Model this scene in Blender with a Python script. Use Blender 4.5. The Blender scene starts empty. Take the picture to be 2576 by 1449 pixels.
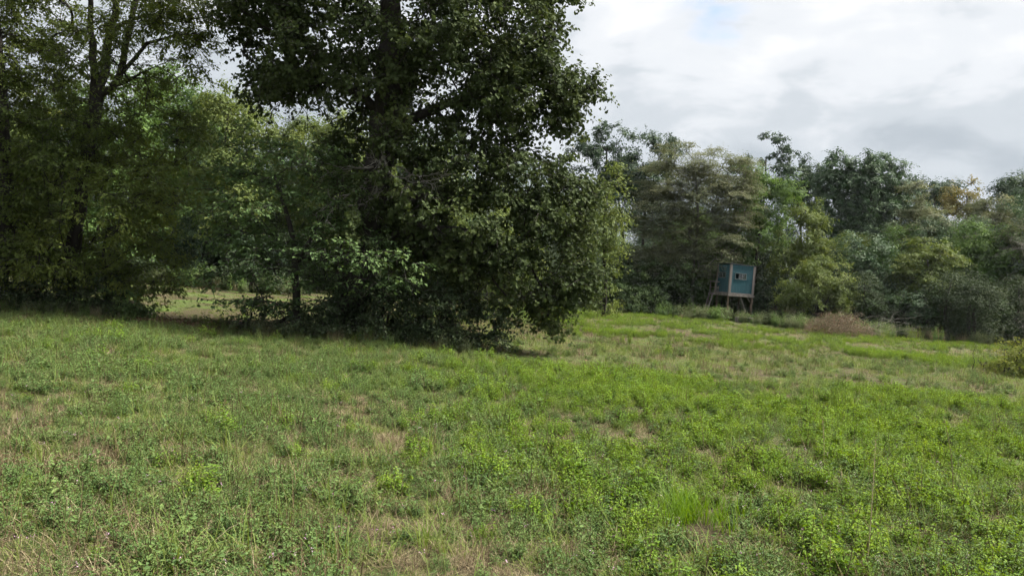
import bpy, math, random
import numpy as np
from mathutils import Vector, Matrix

# ------------------------------------------------------------------ camera, sky, sun, exposure
S = bpy.context.scene
COL = S.collection
FPX = 1760.0                        # focal length in the 2576-px wide layout of the photograph
CAM_Z = 1.62
PITCH, ROLL = math.radians(-0.9), math.radians(4.5)
cam_d = bpy.data.cameras.new('camera')
cam = bpy.data.objects.new('camera', cam_d); COL.objects.link(cam)
cam_d.sensor_width = 36.0; cam_d.lens = 36.0 * FPX / 2576.0
cam_d.clip_start = 0.05; cam_d.clip_end = 3000
RM = Matrix.Rotation(math.radians(90) + PITCH, 3, 'X') @ Matrix.Rotation(ROLL, 3, 'Z')
cam.matrix_world = Matrix.Translation((0, 0, CAM_Z)) @ RM.to_4x4()
S.camera = cam
CR, CU, CF = np.array(RM.col[0]), np.array(RM.col[1]), -np.array(RM.col[2])

SUN_EL, SUN_AZ = math.radians(54), math.radians(84)      # azimuth clockwise from +Y (ahead) to +X (right)
sun_dir = Vector((math.sin(SUN_AZ) * math.cos(SUN_EL), math.cos(SUN_AZ) * math.cos(SUN_EL), math.sin(SUN_EL)))
sl = bpy.data.lights.new('sun', 'SUN'); sl.energy = 4.6; sl.angle = math.radians(12); sl.color = (1.0, 0.95, 0.86)
so = bpy.data.objects.new('sun', sl); COL.objects.link(so)
so.rotation_euler = sun_dir.to_track_quat('Z', 'Y').to_euler()

S.view_settings.view_transform = 'Standard'; S.view_settings.look = 'None'
S.view_settings.gamma = 1; S.view_settings.use_curve_mapping = False
S.view_settings.exposure = 1.72
S.cycles.max_bounces = 6; S.cycles.diffuse_bounces = 5; S.cycles.glossy_bounces = 2
S.cycles.transmission_bounces = 3; S.cycles.transparent_max_bounces = 4
S.cycles.caustics_reflective = False; S.cycles.caustics_refractive = False
S.cycles.use_denoising = True; S.cycles.denoiser = 'OPENIMAGEDENOISE'; S.cycles.denoising_prefilter = 'ACCURATE'; S.cycles.denoising_input_passes = 'RGB_ALBEDO_NORMAL'; S.cycles.use_light_tree = False; S.cycles.adaptive_threshold = 0.03

W = bpy.data.worlds.new('World'); S.world = W; W.use_nodes = True

def ray(u, v):
    d = CF + CR * ((u - 1288) / FPX) - CU * ((v - 724.5) / FPX)
    return d

def build_world():
    nt = W.node_tree; N = nt.nodes; L = nt.links; N.clear()
    def n(t, **k):
        o = N.new(t)
        for a, b in k.items():
            setattr(o, a, b)
        return o
    def math_(op, a, b=None, c=None):
        m = n('ShaderNodeMath', operation=op)
        for i, x in enumerate((a, b, c)):
            if x is None: continue
            if isinstance(x, (int, float)): m.inputs[i].default_value = x
            else: L.new(x, m.inputs[i])
        return m.outputs[0]
    def smooth(x, lo, hi, to0=0.0, to1=1.0):
        m = n('ShaderNodeMapRange', interpolation_type='SMOOTHSTEP')
        L.new(x, m.inputs[0])
        for i, q in enumerate((lo, hi, to0, to1)): m.inputs[i + 1].default_value = q
        return m.outputs[0]
    tc = n('ShaderNodeTexCoord')
    sky = n('ShaderNodeTexSky', sky_type='NISHITA', sun_disc=False)
    sky.sun_elevation = SUN_EL; sky.sun_rotation = SUN_AZ
    def noise(scale, loc, detail, rough, dist, sc=(1, 1, 2.2)):
        mp = n('ShaderNodeMapping'); mp.inputs['Scale'].default_value = sc; mp.inputs['Location'].default_value = loc
        L.new(tc.outputs['Generated'], mp.inputs['Vector'])
        t = n('ShaderNodeTexNoise'); t.inputs['Scale'].default_value = scale; t.inputs['Detail'].default_value = detail
        t.inputs['Roughness'].default_value = rough; t.inputs['Distortion'].default_value = dist
        L.new(mp.outputs[0], t.inputs['Vector'])
        return t.outputs['Fac']
    big = noise(2.6, (3.1, 0.4, 1.7), 3.0, 0.5, 0.2)
    mid = noise(6.5, (0.7, 5.2, 0.3), 9.0, 0.52, 0.35)
    wisp = noise(15.0, (2.0, 1.0, 4.0), 8.0, 0.6, 0.5)
    # higher in the sky the layer is thinner and brighter, towards the horizon thicker and greyer
    sep = n('ShaderNodeSeparateXYZ'); L.new(tc.outputs['Generated'], sep.inputs[0])
    elev = smooth(sep.outputs['Z'], 0.02, 0.46)
    dens = math_('ADD', math_('MULTIPLY', big, 0.42), math_('MULTIPLY', mid, 0.74))
    dens = math_('ADD', dens, math_('MULTIPLY', wisp, 0.10))
    dens = math_('SUBTRACT', dens, math_('MULTIPLY', elev, 0.17))
    ramp = n('ShaderNodeValToRGB'); cr = ramp.color_ramp; cr.interpolation = 'EASE'
    cr.elements[0].position = 0.33; cr.elements[0].color = (0.97, 0.975, 0.985, 1)
    cr.elements[1].position = 0.74; cr.elements[1].color = (0.50, 0.555, 0.61, 1)
    e = cr.elements.new(0.47); e.color = (0.83, 0.86, 0.90, 1)
    e = cr.elements.new(0.60); e.color = (0.64, 0.69, 0.74, 1)
    L.new(dens, ramp.inputs[0])
    bc = n('ShaderNodeBackground'); L.new(ramp.outputs[0], bc.inputs[0]); bc.inputs[1].default_value = CLOUD
    bs = n('ShaderNodeBackground'); L.new(sky.outputs[0], bs.inputs[0]); bs.inputs[1].default_value = 0.075
    # a small rent in the layer where the blue shows through
    dv = ray(1800, 30); dv = dv / np.linalg.norm(dv)
    warp = n('ShaderNodeVectorMath', operation='DISTANCE'); L.new(tc.outputs['Generated'], warp.inputs[0])
    warp.inputs[1].default_value = tuple(dv)
    d2 = math_('ADD', warp.outputs['Value'], math_('MULTIPLY', math_('SUBTRACT', mid, 0.5), 0.17))
    d2 = math_('ADD', d2, math_('MULTIPLY', math_('SUBTRACT', wisp, 0.5), 0.07))
    hole = smooth(d2, -0.025, 0.052)
    thin = smooth(math_('SUBTRACT', dens, 0.0), 0.17, 0.25)
    cover = math_('MULTIPLY', hole, thin)
    cover = math_('MAXIMUM', cover, 0.12)
    mx = n('ShaderNodeMixShader'); L.new(cover, mx.inputs[0]); L.new(bs.outputs[0], mx.inputs[1]); L.new(bc.outputs[0], mx.inputs[2])
    out = n('ShaderNodeOutputWorld'); L.new(mx.outputs[0], out.inputs[0])
CLOUD = 0.325
build_world()

# ------------------------------------------------------------------ helpers
rng = np.random.default_rng(7)

def nrm(a):
    return a / np.maximum(np.linalg.norm(a, axis=-1, keepdims=True), 1e-9)

def gz(x, y):
    """height of the ground"""
    x = np.asarray(x, float); y = np.asarray(y, float)
    z = 0.05 * np.sin(x * 0.31 + 0.4) * np.cos(y * 0.23) + 0.025 * np.sin(x * 0.9 + y * 0.7) + 0.012 * np.sin(x * 2.1 - y * 1.7)
    return z * np.clip((np.hypot(x, y) - 1) / 4, 0, 1)

def at(u, v, depth):
    return np.array([0, 0, CAM_Z]) + ray(u, v) * depth

def on_ground(u, depth):
    """point of the ground on the vertical through image column u (at the horizon) at that depth"""
    # walk down the column along world up
    p = at(u, 697 + (u - 1288) * 0.0787, depth)
    return np.array([p[0], p[1], float(gz(p[0], p[1]))])

class MB:
    def __init__(s): s.V = []; s.F = []; s.T = []; s.M = []; s.n = 0
    def add(s, V, F, tint=0.5, mat=0):
        V = np.asarray(V, float).reshape(-1, 3); F = np.asarray(F, int)
        if len(V) == 0 or len(F) == 0: return
        s.V.append(V); s.F.append(F + s.n); s.M.append(np.full(len(F), mat, int))
        s.T.append(np.broadcast_to(np.asarray(tint, float), (len(V),)).copy()); s.n += len(V)
    def mesh(s, name, mats, smooth=False, origin=(0, 0, 0)):
        me = bpy.data.meshes.new(name)
        V = np.concatenate(s.V) - np.asarray(origin, float)
        tot = np.concatenate([np.full(len(f), f.shape[1], int) for f in s.F])
        idx = np.concatenate([f.ravel() for f in s.F])
        me.vertices.add(len(V)); me.vertices.foreach_set('co', V.astype(np.float32).ravel())
        me.loops.add(len(idx)); me.loops.foreach_set('vertex_index', idx.astype(np.int32))
        me.polygons.add(len(tot))
        st = np.concatenate([[0], np.cumsum(tot)[:-1]])
        me.polygons.foreach_set('loop_start', st.astype(np.int32)); me.polygons.foreach_set('loop_total', tot.astype(np.int32))
        me.polygons.foreach_set('material_index', np.concatenate(s.M).astype(np.int32))
        me.polygons.foreach_set('use_smooth', np.full(len(tot), bool(smooth)))
        a = me.attributes.new('tint', 'FLOAT', 'POINT'); a.data.foreach_set('value', np.concatenate(s.T).astype(np.float32))
        for m in (mats if isinstance(mats, (list, tuple)) else [mats]): me.materials.append(m)
        me.update(calc_edges=True); me.validate()
        return me

def link(name, me, parent=None, **props):
    o = bpy.data.objects.new(name, me); COL.objects.link(o)
    if parent is not None: o.parent = parent
    for k, v in props.items(): o[k] = v
    return o

def thing(name, label, cat, loc, group=None, rz=0.0):
    o = bpy.data.objects.new(name, None); COL.objects.link(o); o.empty_display_size = 0.3
    o.location = Vector([float(q) for q in loc]); o.rotation_euler = (0, 0, rz)
    o['label'] = label; o['category'] = cat
    if group: o['group'] = group
    return o

def box(mb, lo, hi, M=None, tint=0.5, mat=0):
    lo = np.asarray(lo, float); hi = np.asarray(hi, float)
    V = np.array([[x, y, z] for z in (0, 1) for y in (0, 1) for x in (0, 1)], float) * (hi - lo) + lo
    if M is not None: V = V @ M[:3, :3].T + M[:3, 3]
    F = [[0, 2, 3, 1], [4, 5, 7, 6], [0, 1, 5, 4], [2, 6, 7, 3], [0, 4, 6, 2], [1, 3, 7, 5]]
    mb.add(V, F, tint, mat)

def beam(mb, a, b, w, h, tint=0.5, mat=0, roll=0.0):
    """squared timber from a to b"""
    a = np.asarray(a, float); b = np.asarray(b, float); d = nrm(b - a)
    up = np.array([0, 0, 1.0]) if abs(d[2]) < 0.9 else np.array([math.cos(roll), math.sin(roll), 0.0])
    s = nrm(np.cross(d, up)); t = np.cross(s, d)
    V = [p + s * i * w / 2 + t * j * h / 2 for p in (a, b) for j in (-1, 1) for i in (-1, 1)]
    F = [[0, 1, 3, 2], [4, 6, 7, 5], [0, 4, 5, 1], [2, 3, 7, 6], [0, 2, 6, 4], [1, 5, 7, 3]]
    mb.add(V, F, tint, mat)

def tube(mb, P, R, sides=6, tint=0.5, mat=0, rough=None):
    P = np.asarray(P, float); R = np.asarray(R, float); k = len(P)
    if k < 2: return
    T = np.empty_like(P); T[1:-1] = P[2:] - P[:-2]; T[0] = P[1] - P[0]; T[-1] = P[-1] - P[-2]; T = nrm(T)
    ref = np.array([0.31, 0.95, 0.05]) if abs(T[:, 1]).mean() < 0.8 else np.array([0.95, 0.2, 0.3])
    A = nrm(np.cross(T, ref)); B = np.cross(T, A)
    th = np.linspace(0, 2 * np.pi, sides, endpoint=False)
    if rough is not None: R2 = R[:, None] * (1 + rough.normal(0, .10, (1, sides)) + rough.normal(0, .06, (k, sides)))
    else: R2 = R[:, None] * np.ones((1, sides))
    V = P[:, None] + R2[:, :, None] * (A[:, None] * np.cos(th)[None, :, None] + B[:, None] * np.sin(th)[None, :, None])
    i = np.arange(k - 1)[:, None] * sides; j = np.arange(sides)[None]; jn = (j + 1) % sides
    F = np.stack([i + j, i + jn, i + sides + jn, i + sides + j], -1).reshape(-1, 4)
    mb.add(V.reshape(-1, 3), F, tint, mat)

SHAPES = {   # outline points (along, across) of half a leaf between base and tip
    'oval': [(0.45, 0.5)],
    'lance': [(0.4, 0.5)],
    'lobed': [(0.22, 0.42), (0.62, 0.5)],
}
def leaves(mb, P, out, L, Wd, shape='oval', up=0.8, outw=0.5, rnd=0.6, droop=0.4, fold=0.12, tint=None, mat=0, r=None):
    """leaf blades: each two facets folded along its midrib. P base points, out: outward directions"""
    r = r or rng
    n = len(P)
    if n == 0: return
    N = nrm(np.array([0, 0, up]) + out * outw + r.normal(0, rnd, (n, 3)))
    D = out * 0.8 + r.normal(0, 0.8, (n, 3)) - np.array([0, 0, droop])
    T = nrm(D - N * (D * N).sum(1, keepdims=True)); Sd = np.cross(N, T)
    L = np.broadcast_to(L, (n,)) * r.uniform(0.5, 1.3, n); Wd = np.broadcast_to(Wd, (n,)) * r.uniform(0.75, 1.2, n)
    if tint is None: tint = r.random(n)
    pts = SHAPES[shape]; m = len(pts)
    cols = [P]
    for a, w in pts: cols.append(P + T * (L * a)[:, None] + Sd * (Wd * w)[:, None] + N * (Wd * fold)[:, None])
    cols.append(P + T * L[:, None] - N * (L * 0.08)[:, None])
    for a, w in pts[::-1]: cols.append(P + T * (L * a)[:, None] - Sd * (Wd * w)[:, None] + N * (Wd * fold)[:, None])
    V = np.stack(cols, 1); k = V.shape[1]
    b = np.arange(n)[:, None] * k
    f1 = b + np.array([list(range(0, m + 2))]); f2 = b + np.array([[m + 1 + q for q in range(0, m + 1)] + [0]])
    mb.add(V.reshape(-1, 3), np.concatenate([f1, f2]), np.repeat(tint, k), mat)

# ------------------------------------------------------------------ materials
def mat_nodes(name):
    m = bpy.data.materials.new(name); m.use_nodes = True
    nt = m.node_tree; nt.nodes.clear()
    return m, nt, nt.nodes, nt.links

def ramp_node(N, stops):
    r = N.new('ShaderNodeValToRGB'); e = r.color_ramp.elements
    e[0].position, e[0].color = stops[0][0], (*stops[0][1], 1)
    e[1].position, e[1].color = stops[-1][0], (*stops[-1][1], 1)
    for p, c in stops[1:-1]:
        q = e.new(p); q.color = (*c, 1)
    return r

def leaf_mat(name, stops, trans=0.3, rough=0.5, spec=0.35, nscale=0.7, nmix=0.45, rand=0.0):
    """leaf: colour from the leaf's own tint and from which spray of the plant it grows on"""
    m, nt, N, L = mat_nodes(name)
    at_ = N.new('ShaderNodeAttribute'); at_.attribute_name = 'tint'
    fac = at_.outputs['Fac']
    tc = N.new('ShaderNodeTexCoord'); nz = N.new('ShaderNodeTexNoise'); nz.inputs['Scale'].default_value = nscale; nz.inputs['Detail'].default_value = 3
    L.new(tc.outputs['Object'], nz.inputs['Vector'])
    mr = N.new('ShaderNodeMapRange'); mr.inputs[1].default_value = 0.3; mr.inputs[2].default_value = 0.7; L.new(nz.outputs['Fac'], mr.inputs[0])
    mx = N.new('ShaderNodeMix'); mx.data_type = 'FLOAT'; mx.inputs[0].default_value = nmix
    L.new(fac, mx.inputs[2]); L.new(mr.outputs[0], mx.inputs[3]); fac = mx.outputs[0]
    if rand:
        oi = N.new('ShaderNodeObjectInfo'); m2 = N.new('ShaderNodeMix'); m2.data_type = 'FLOAT'; m2.inputs[0].default_value = rand
        L.new(fac, m2.inputs[2]); L.new(oi.outputs['Random'], m2.inputs[3]); fac = m2.outputs[0]
    r = ramp_node(N, stops); L.new(fac, r.inputs[0])
    p = N.new('ShaderNodeBsdfPrincipled'); L.new(r.outputs[0], p.inputs['Base Color'])
    p.inputs['Roughness'].default_value = rough + 0.1; p.inputs['Specular IOR Level'].default_value = spec * 0.32
    t = N.new('ShaderNodeBsdfTranslucent')
    hs = N.new('ShaderNodeHueSaturation'); hs.inputs['Saturation'].default_value = 1.15; hs.inputs['Value'].default_value = 1.25; hs.inputs['Hue'].default_value = 0.485
    L.new(r.outputs[0], hs.inputs['Color']); L.new(hs.outputs[0], t.inputs['Color'])
    mixs = N.new('ShaderNodeMixShader'); mixs.inputs[0].default_value = trans
    L.new(p.outputs[0], mixs.inputs[1]); L.new(t.outputs[0], mixs.inputs[2])
    o = N.new('ShaderNodeOutputMaterial'); L.new(mixs.outputs[0], o.inputs[0])
    return m

def rough_mat(name, stops, scale=8, stretch=(1, 1, 0.15), rough=0.85, bump=0.3, spec=0.25, detail=8):
    m, nt, N, L = mat_nodes(name)
    tc = N.new('ShaderNodeTexCoord'); mp = N.new('ShaderNodeMapping'); mp.inputs['Scale'].default_value = stretch
    L.new(tc.outputs['Object'], mp.inputs['Vector'])
    nz = N.new('ShaderNodeTexNoise'); nz.inputs['Scale'].default_value = scale; nz.inputs['Detail'].default_value = detail; nz.inputs['Roughness'].default_value = 0.65
    L.new(mp.outputs[0], nz.inputs['Vector'])
    mr = N.new('ShaderNodeMapRange'); mr.inputs[1].default_value = 0.25; mr.inputs[2].default_value = 0.75; L.new(nz.outputs['Fac'], mr.inputs[0])
    r = ramp_node(N, stops); L.new(mr.outputs[0], r.inputs[0])
    p = N.new('ShaderNodeBsdfPrincipled'); L.new(r.outputs[0], p.inputs['Base Color']); p.inputs['Roughness'].default_value = rough
    p.inputs['Specular IOR Level'].default_value = spec
    b = N.new('ShaderNodeBump'); b.inputs['Strength'].default_value = bump; b.inputs['Distance'].default_value = 0.03
    L.new(nz.outputs['Fac'], b.inputs['Height']); L.new(b.outputs[0], p.inputs['Normal'])
    o = N.new('ShaderNodeOutputMaterial'); L.new(p.outputs[0], o.inputs[0])
    return m

M = {}
M['bark'] = rough_mat('dark_bark', [(0, (0.012, 0.010, 0.008)), (0.6, (0.030, 0.026, 0.021)), (1, (0.065, 0.058, 0.050))], 9, (1, 1, 0.2), bump=0.8)
M['bark_grey'] = rough_mat('grey_bark', [(0, (0.05, 0.045, 0.04)), (0.6, (0.13, 0.12, 0.105)), (1, (0.22, 0.21, 0.19))], 9, (1, 1, 0.2), bump=0.6)
M['deadwood'] = rough_mat('weathered_deadwood', [(0, (0.10, 0.09, 0.078)), (0.5, (0.20, 0.185, 0.16)), (1, (0.32, 0.30, 0.27))], 12, (1, 1, 1), bump=0.3)
M['brushwood'] = rough_mat('brown_brushwood', [(0, (0.075, 0.055, 0.036)), (0.5, (0.150, 0.112, 0.076)), (1, (0.26, 0.20, 0.145))], 5, (1, 1, 1), bump=0.2)
# leaves
M['hero'] = leaf_mat('dark_glossy_leaf', [(0, (0.028, 0.042, 0.016)), (0.45, (0.048, 0.068, 0.024)), (0.85, (0.080, 0.102, 0.034)), (1, (0.13, 0.10, 0.04))], 0.26, 0.58, 0.28)
M['dogwood'] = leaf_mat('mid_green_leaf', [(0, (0.043, 0.075, 0.029)), (0.5, (0.080, 0.131, 0.046)), (1, (0.138, 0.196, 0.061))], 0.25, 0.5, 0.4)
M['walnut'] = leaf_mat('olive_green_leaf', [(0, (0.046, 0.070, 0.020)), (0.5, (0.090, 0.122, 0.030)), (0.88, (0.160, 0.185, 0.040)), (1, (0.22, 0.19, 0.05))], 0.32, 0.5, 0.35, 0.35, 0.5)
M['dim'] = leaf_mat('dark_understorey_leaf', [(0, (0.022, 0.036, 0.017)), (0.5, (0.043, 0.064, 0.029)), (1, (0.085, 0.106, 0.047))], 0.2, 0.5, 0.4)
M['oak'] = leaf_mat('blue_green_oak_leaf', [(0, (0.034, 0.062, 0.032)), (0.5, (0.062, 0.104, 0.050)), (1, (0.108, 0.155, 0.072))], 0.2, 0.5, 0.45)
M['oak_dark'] = leaf_mat('dark_oak_leaf', [(0, (0.029, 0.049, 0.029)), (0.5, (0.049, 0.080, 0.043)), (0.9, (0.087, 0.123, 0.058)), (1, (0.145, 0.102, 0.043))], 0.2, 0.5, 0.4)
M['locust'] = leaf_mat('faded_olive_leaf', [(0, (0.074, 0.092, 0.048)), (0.5, (0.128, 0.142, 0.076)), (1, (0.205, 0.205, 0.120))], 0.3, 0.6, 0.3, 0.4)
M['green'] = leaf_mat('fresh_green_leaf', [(0, (0.049, 0.090, 0.029)), (0.5, (0.096, 0.160, 0.046)), (1, (0.174, 0.254, 0.070))], 0.3, 0.5, 0.35)
M['yellowgreen'] = leaf_mat('yellow_green_leaf', [(0, (0.058, 0.085, 0.026)), (0.5, (0.105, 0.140, 0.040)), (0.9, (0.170, 0.200, 0.058)), (1, (0.22, 0.19, 0.06))], 0.32, 0.5, 0.35)
M['autumn'] = leaf_mat('turning_yellow_leaf', [(0, (0.09, 0.095, 0.036)), (0.5, (0.165, 0.150, 0.055)), (1, (0.25, 0.20, 0.08))], 0.32, 0.55, 0.3)
M['cedar'] = leaf_mat('dark_cedar_needle', [(0, (0.023, 0.046, 0.026)), (1, (0.052, 0.087, 0.043))], 0.1, 0.7, 0.2)
M['greygreen'] = leaf_mat('grey_green_weed_leaf', [(0, (0.065, 0.090, 0.043)), (0.5, (0.123, 0.152, 0.075)), (1, (0.217, 0.225, 0.123))], 0.3, 0.6, 0.3, 1.2)
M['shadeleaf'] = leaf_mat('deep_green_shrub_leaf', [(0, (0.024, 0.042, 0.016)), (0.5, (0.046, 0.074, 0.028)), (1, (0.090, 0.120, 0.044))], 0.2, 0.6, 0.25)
M['lime'] = leaf_mat('pale_yellow_green_leaf', [(0, (0.095, 0.125, 0.034)), (0.5, (0.165, 0.195, 0.050)), (1, (0.260, 0.250, 0.075))], 0.35, 0.55, 0.3)
M['deadleaf'] = leaf_mat('dead_brown_leaf', [(0, (0.10, 0.072, 0.046)), (0.5, (0.180, 0.135, 0.088)), (1, (0.29, 0.23, 0.16))], 0.2, 0.7, 0.2)

# ------------------------------------------------------------------ woody plants
_Q3 = np.random.default_rng(99).random((32, 32, 32))
def noise3(P, s):
    X = P / s + 500.0; i = np.floor(X).astype(int); f = X - i; f = f * f * (3 - 2 * f); o = 0
    for a in (0, 1):
        for b in (0, 1):
            for c in (0, 1):
                w = (f[:, 0] if a else 1 - f[:, 0]) * (f[:, 1] if b else 1 - f[:, 1]) * (f[:, 2] if c else 1 - f[:, 2])
                o = o + w * _Q3[(i[:, 0] + a) % 32, (i[:, 1] + b) % 32, (i[:, 2] + c) % 32]
    return o
def lobe_points(lobes, depth, per_m2, r, shell=0.55, carve=0.40):
    """sites for leaf sprays, filled into the lobes of a crown. lobe: (u, v, ru, rv, depth offset, thickness)"""
    C = []; O = []
    for lb in lobes:
        u, v, ru, rv = lb[:4]; dd = lb[4] if len(lb) > 4 else 0.0
        d = depth + dd; s = d / FPX
        a, b = ru * s, rv * s; c = lb[5] if len(lb) > 5 else (a + b) / 2
        dens = lb[6] if len(lb) > 6 else 1.0
        area = 4 * np.pi * ((((a * b) ** 1.6 + (a * c) ** 1.6 + (b * c) ** 1.6) / 3) ** (1 / 1.6))
        n = max(4, int(area * per_m2 * dens))
        w = nrm(r.normal(0, 1, (n, 3))); q = shell + (1 - shell) * r.random(n) ** 0.6
        q = np.where(r.random(n) < 0.2, r.random(n) ** 0.5, q)
        ctr = at(u, v, d)
        off = CR * (w[:, :1] * a * q[:, None]) + CU * (w[:, 1:2] * b * q[:, None]) + CF * (w[:, 2:] * c * q[:, None])
        # boughs push out and hollows sink in, so that the outline is uneven
        k = noise3(ctr + off / np.maximum(q[:, None], .2), max(0.35, 0.45 * min(a, b)))
        off = off * (0.72 + 0.62 * k)[:, None]
        C.append(ctr + off); O.append(nrm(off + np.array([0, 0, 1e-3])))
    C, O = np.concatenate(C), np.concatenate(O)
    cs = 0.55 + 0.012 * depth
    keep = 0.6 * noise3(C + 7.3, cs) + 0.4 * noise3(C + 3.1, cs * 0.45) > carve
    return C[keep], O[keep]

def skeleton(mb, trunk, C, r, tip=0.008, rmax=0.6, sides=5, crook=0.12, pen=0.7, bend=0.25):
    """limbs from the trunk(s) to every spray: each spray joins the nearest wood that lies below it"""
    pos = []; par = []; rad = []; istr = []
    chains = []
    for P, R in trunk:
        P = np.asarray(P, float); seg = np.linalg.norm(np.diff(P, axis=0), axis=1); t = np.concatenate([[0], np.cumsum(seg)])
        m = max(4, int(t[-1] / 0.3)); q = np.linspace(0, t[-1], m)
        PP = np.stack([np.interp(q, t, P[:, i]) for i in range(3)], 1); RR = np.interp(q, t, np.asarray(R, float))
        PP[1:-1] += r.normal(0, 0.018, (m - 2, 3))
        base = len(pos)
        for i in range(m):
            pos.append(PP[i]); par.append(base + i - 1 if i else -1); rad.append(RR[i]); istr.append(True)
        chains.append(list(range(base, base + m)))
    nt_ = len(pos)
    tp = np.array(pos)
    dmin = np.sqrt(((C[:, None] - tp[None]) ** 2).sum(-1)).min(1)
    order = np.argsort(dmin)
    POS = np.zeros((nt_ + len(C) * 14, 3)); POS[:nt_] = tp; n = nt_
    zb = tp[:, 2].min() + 0.3
    for ci in order:
        c = C[ci]; A = POS[:n]; d = c - A
        dist = np.sqrt((d ** 2).sum(1)); hz = np.hypot(d[:, 0], d[:, 1])
        cost = dist + pen * np.maximum(0, 0.35 * hz - d[:, 2]) + 3.0 * (A[:, 2] < zb)
        k = int(cost.argmin()); a = POS[k]; L = dist[k]
        if L < 0.05: continue
        m = int(min(12, max(2, L / 0.3)))
        t = np.linspace(0, 1, m + 1)[1:]
        mid = (a + c) / 2 + np.array([0, 0, bend * L * r.uniform(-0.3, 1.0)]) + r.normal(0, crook * L, 3)
        Q = ((1 - t) ** 2)[:, None] * a + (2 * t * (1 - t))[:, None] * mid + (t ** 2)[:, None] * c
        Q[:-1] += r.normal(0, crook * 0.16 * min(L, 1.0), (m - 1, 3)) if m > 1 else 0
        ch = [k]
        for q in Q:
            POS[n] = q; par.append(ch[-1]); rad.append(0.0); istr.append(False); ch.append(n); n += 1
        chains.append(ch)
    acc = np.zeros(n); nchild = np.zeros(n, int)
    for i in range(n - 1, -1, -1):
        own = acc[i] if acc[i] > 0 else tip ** 2.3
        if not istr[i]: rad[i] = min(own ** (1 / 2.3), rmax)
        if par[i] >= 0: acc[par[i]] += own
    rad = np.array(rad)
    for ci, ch in enumerate(chains):
        P = POS[ch]; R = rad[ch].copy()
        if ci >= len(trunk): R[0] = min(R[1] * 1.15, R[0])
        tube(mb, P, R, (12 if R.max() > 0.09 else sides) if R.max() > 0.02 else 3, rough=r if R.max() > 0.09 else None)

def woody(name, label, cat, base_u, depth, lobes, leaf, bark='bark', per_m2=2.2, per_spray=60, spread=(0.35, 0.22), size=(0.12, 0.07),
          shape='oval', trunk=None, tr=(0.18, 0.05), top=None, seed=1, group=None, up=0.8, outw=0.5, rnd=0.6, droop=0.4, tip=0.008, twigs=0,
          shell=0.55, stems=1, parts=('trunk', 'crown'), fold=0.12, base=None, crook=0.12, pen=0.7, carve=0.40, tvar=(0.16, 0.17), shoots=7, jit=1.0, sag=1.0):
    """a tree or shrub that stands on the ground: wooden part and leafy part under one Empty"""
    r = np.random.default_rng(seed)
    b = on_ground(base_u, depth) if base is None else np.asarray(base, float)
    C, O = lobe_points(lobes, depth, per_m2 * 1.25, r, shell, carve)
    keep = C[:, 2] > gz(C[:, 0], C[:, 1]) + 0.12
    C, O = C[keep], O[keep]
    root = thing(name, label, cat, b, group)
    if trunk is None:
        trunk = []
        cen = C.mean(0); zt = np.percentile(C[:, 2], 80)
        for k in range(stems):
            o = r.normal(0, 0.12 if stems > 1 else 0, 3) * [1, 1, 0]
            e = np.array([cen[0], cen[1], zt]) + (r.normal(0, 0.30, 3) * [1, 1, 0.5] * (zt - b[2]) * 0.5 if stems > 1 else 0)
            if top is not None: e = at(top[0], top[1], depth)
            m1 = b + o + (e - b) * 0.35 + r.normal(0, 0.08, 3) * [1, 1, 0]; m2 = b + o + (e - b) * 0.7 + r.normal(0, 0.15, 3) * [1, 1, 0]
            bb = b + o - [0, 0, 0.1]
            trunk.append(([bb, b + o + [0, 0, 0.25], m1, m2, e], [tr[0] * 1.35, tr[0], tr[0] * 0.8, (tr[0] + tr[1]) / 2 * 0.8, tr[1]]))
    mb = MB(); skeleton(mb, trunk, C, r, tip, tr[0] * 0.62, crook=crook, pen=pen)
    lf = MB(); n = per_spray
    cnt = np.maximum(3, (n * r.uniform(0.45, 1.5, len(C))).astype(int))
    ids = np.repeat(np.arange(len(C)), cnt)
    # every spray is a handful of leafy shoots; leaves sit along the shoots, the shoots arch over at the rim
    sv = np.array([spread[0], spread[0], spread[1]]) * 1.7
    SD = nrm(r.normal(0, 1, (len(C), shoots, 3))) * sv * r.uniform(0.55, 1.2, (len(C), shoots, 1)) + O[:, None] * spread[0] * 0.45
    sk = r.integers(0, shoots, len(ids)); t = (0.12 + 0.92 * r.random(len(ids)) ** 0.75)[:, None]
    d = SD[ids, sk]
    off = d * t + r.normal(0, 1, (len(ids), 3)) * sv * 0.085 * jit
    off[:, 2] -= 0.22 * (t[:, 0] ** 2) * np.hypot(d[:, 0], d[:, 1]) * sag
    P = C[ids] + off
    out = nrm(d + O[ids] * spread[0] * 0.5)
    ok = P[:, 2] > gz(P[:, 0], P[:, 1]) + 0.03
    P, out, ids = P[ok], out[ok], ids[ok]
    tn = np.clip(r.normal(0.42, tvar[0], len(P)) + r.normal(0, tvar[1], len(C))[ids], 0, 1)
    leaves(lf, P, out, size[0], size[1], shape, up, outw, rnd, droop, fold, tn, 0, r)
    if twigs:
        for ci in range(len(C)):
            for k in range(min(shoots, twigs * 2)):
                d = SD[ci, k]; hz = math.hypot(d[0], d[1]) * sag
                tube(mb, [C[ci], C[ci] + d * 0.5 - [0, 0, 0.055 * hz], C[ci] + d - [0, 0, 0.22 * hz]], [0.006, 0.004, 0.002], 3)
    link(parts[0], mb.mesh(parts[0], M[bark], True, b), root)
    link(parts[1], lf.mesh(parts[1], M[leaf], False, b), root, kind='stuff')
    return root

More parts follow.
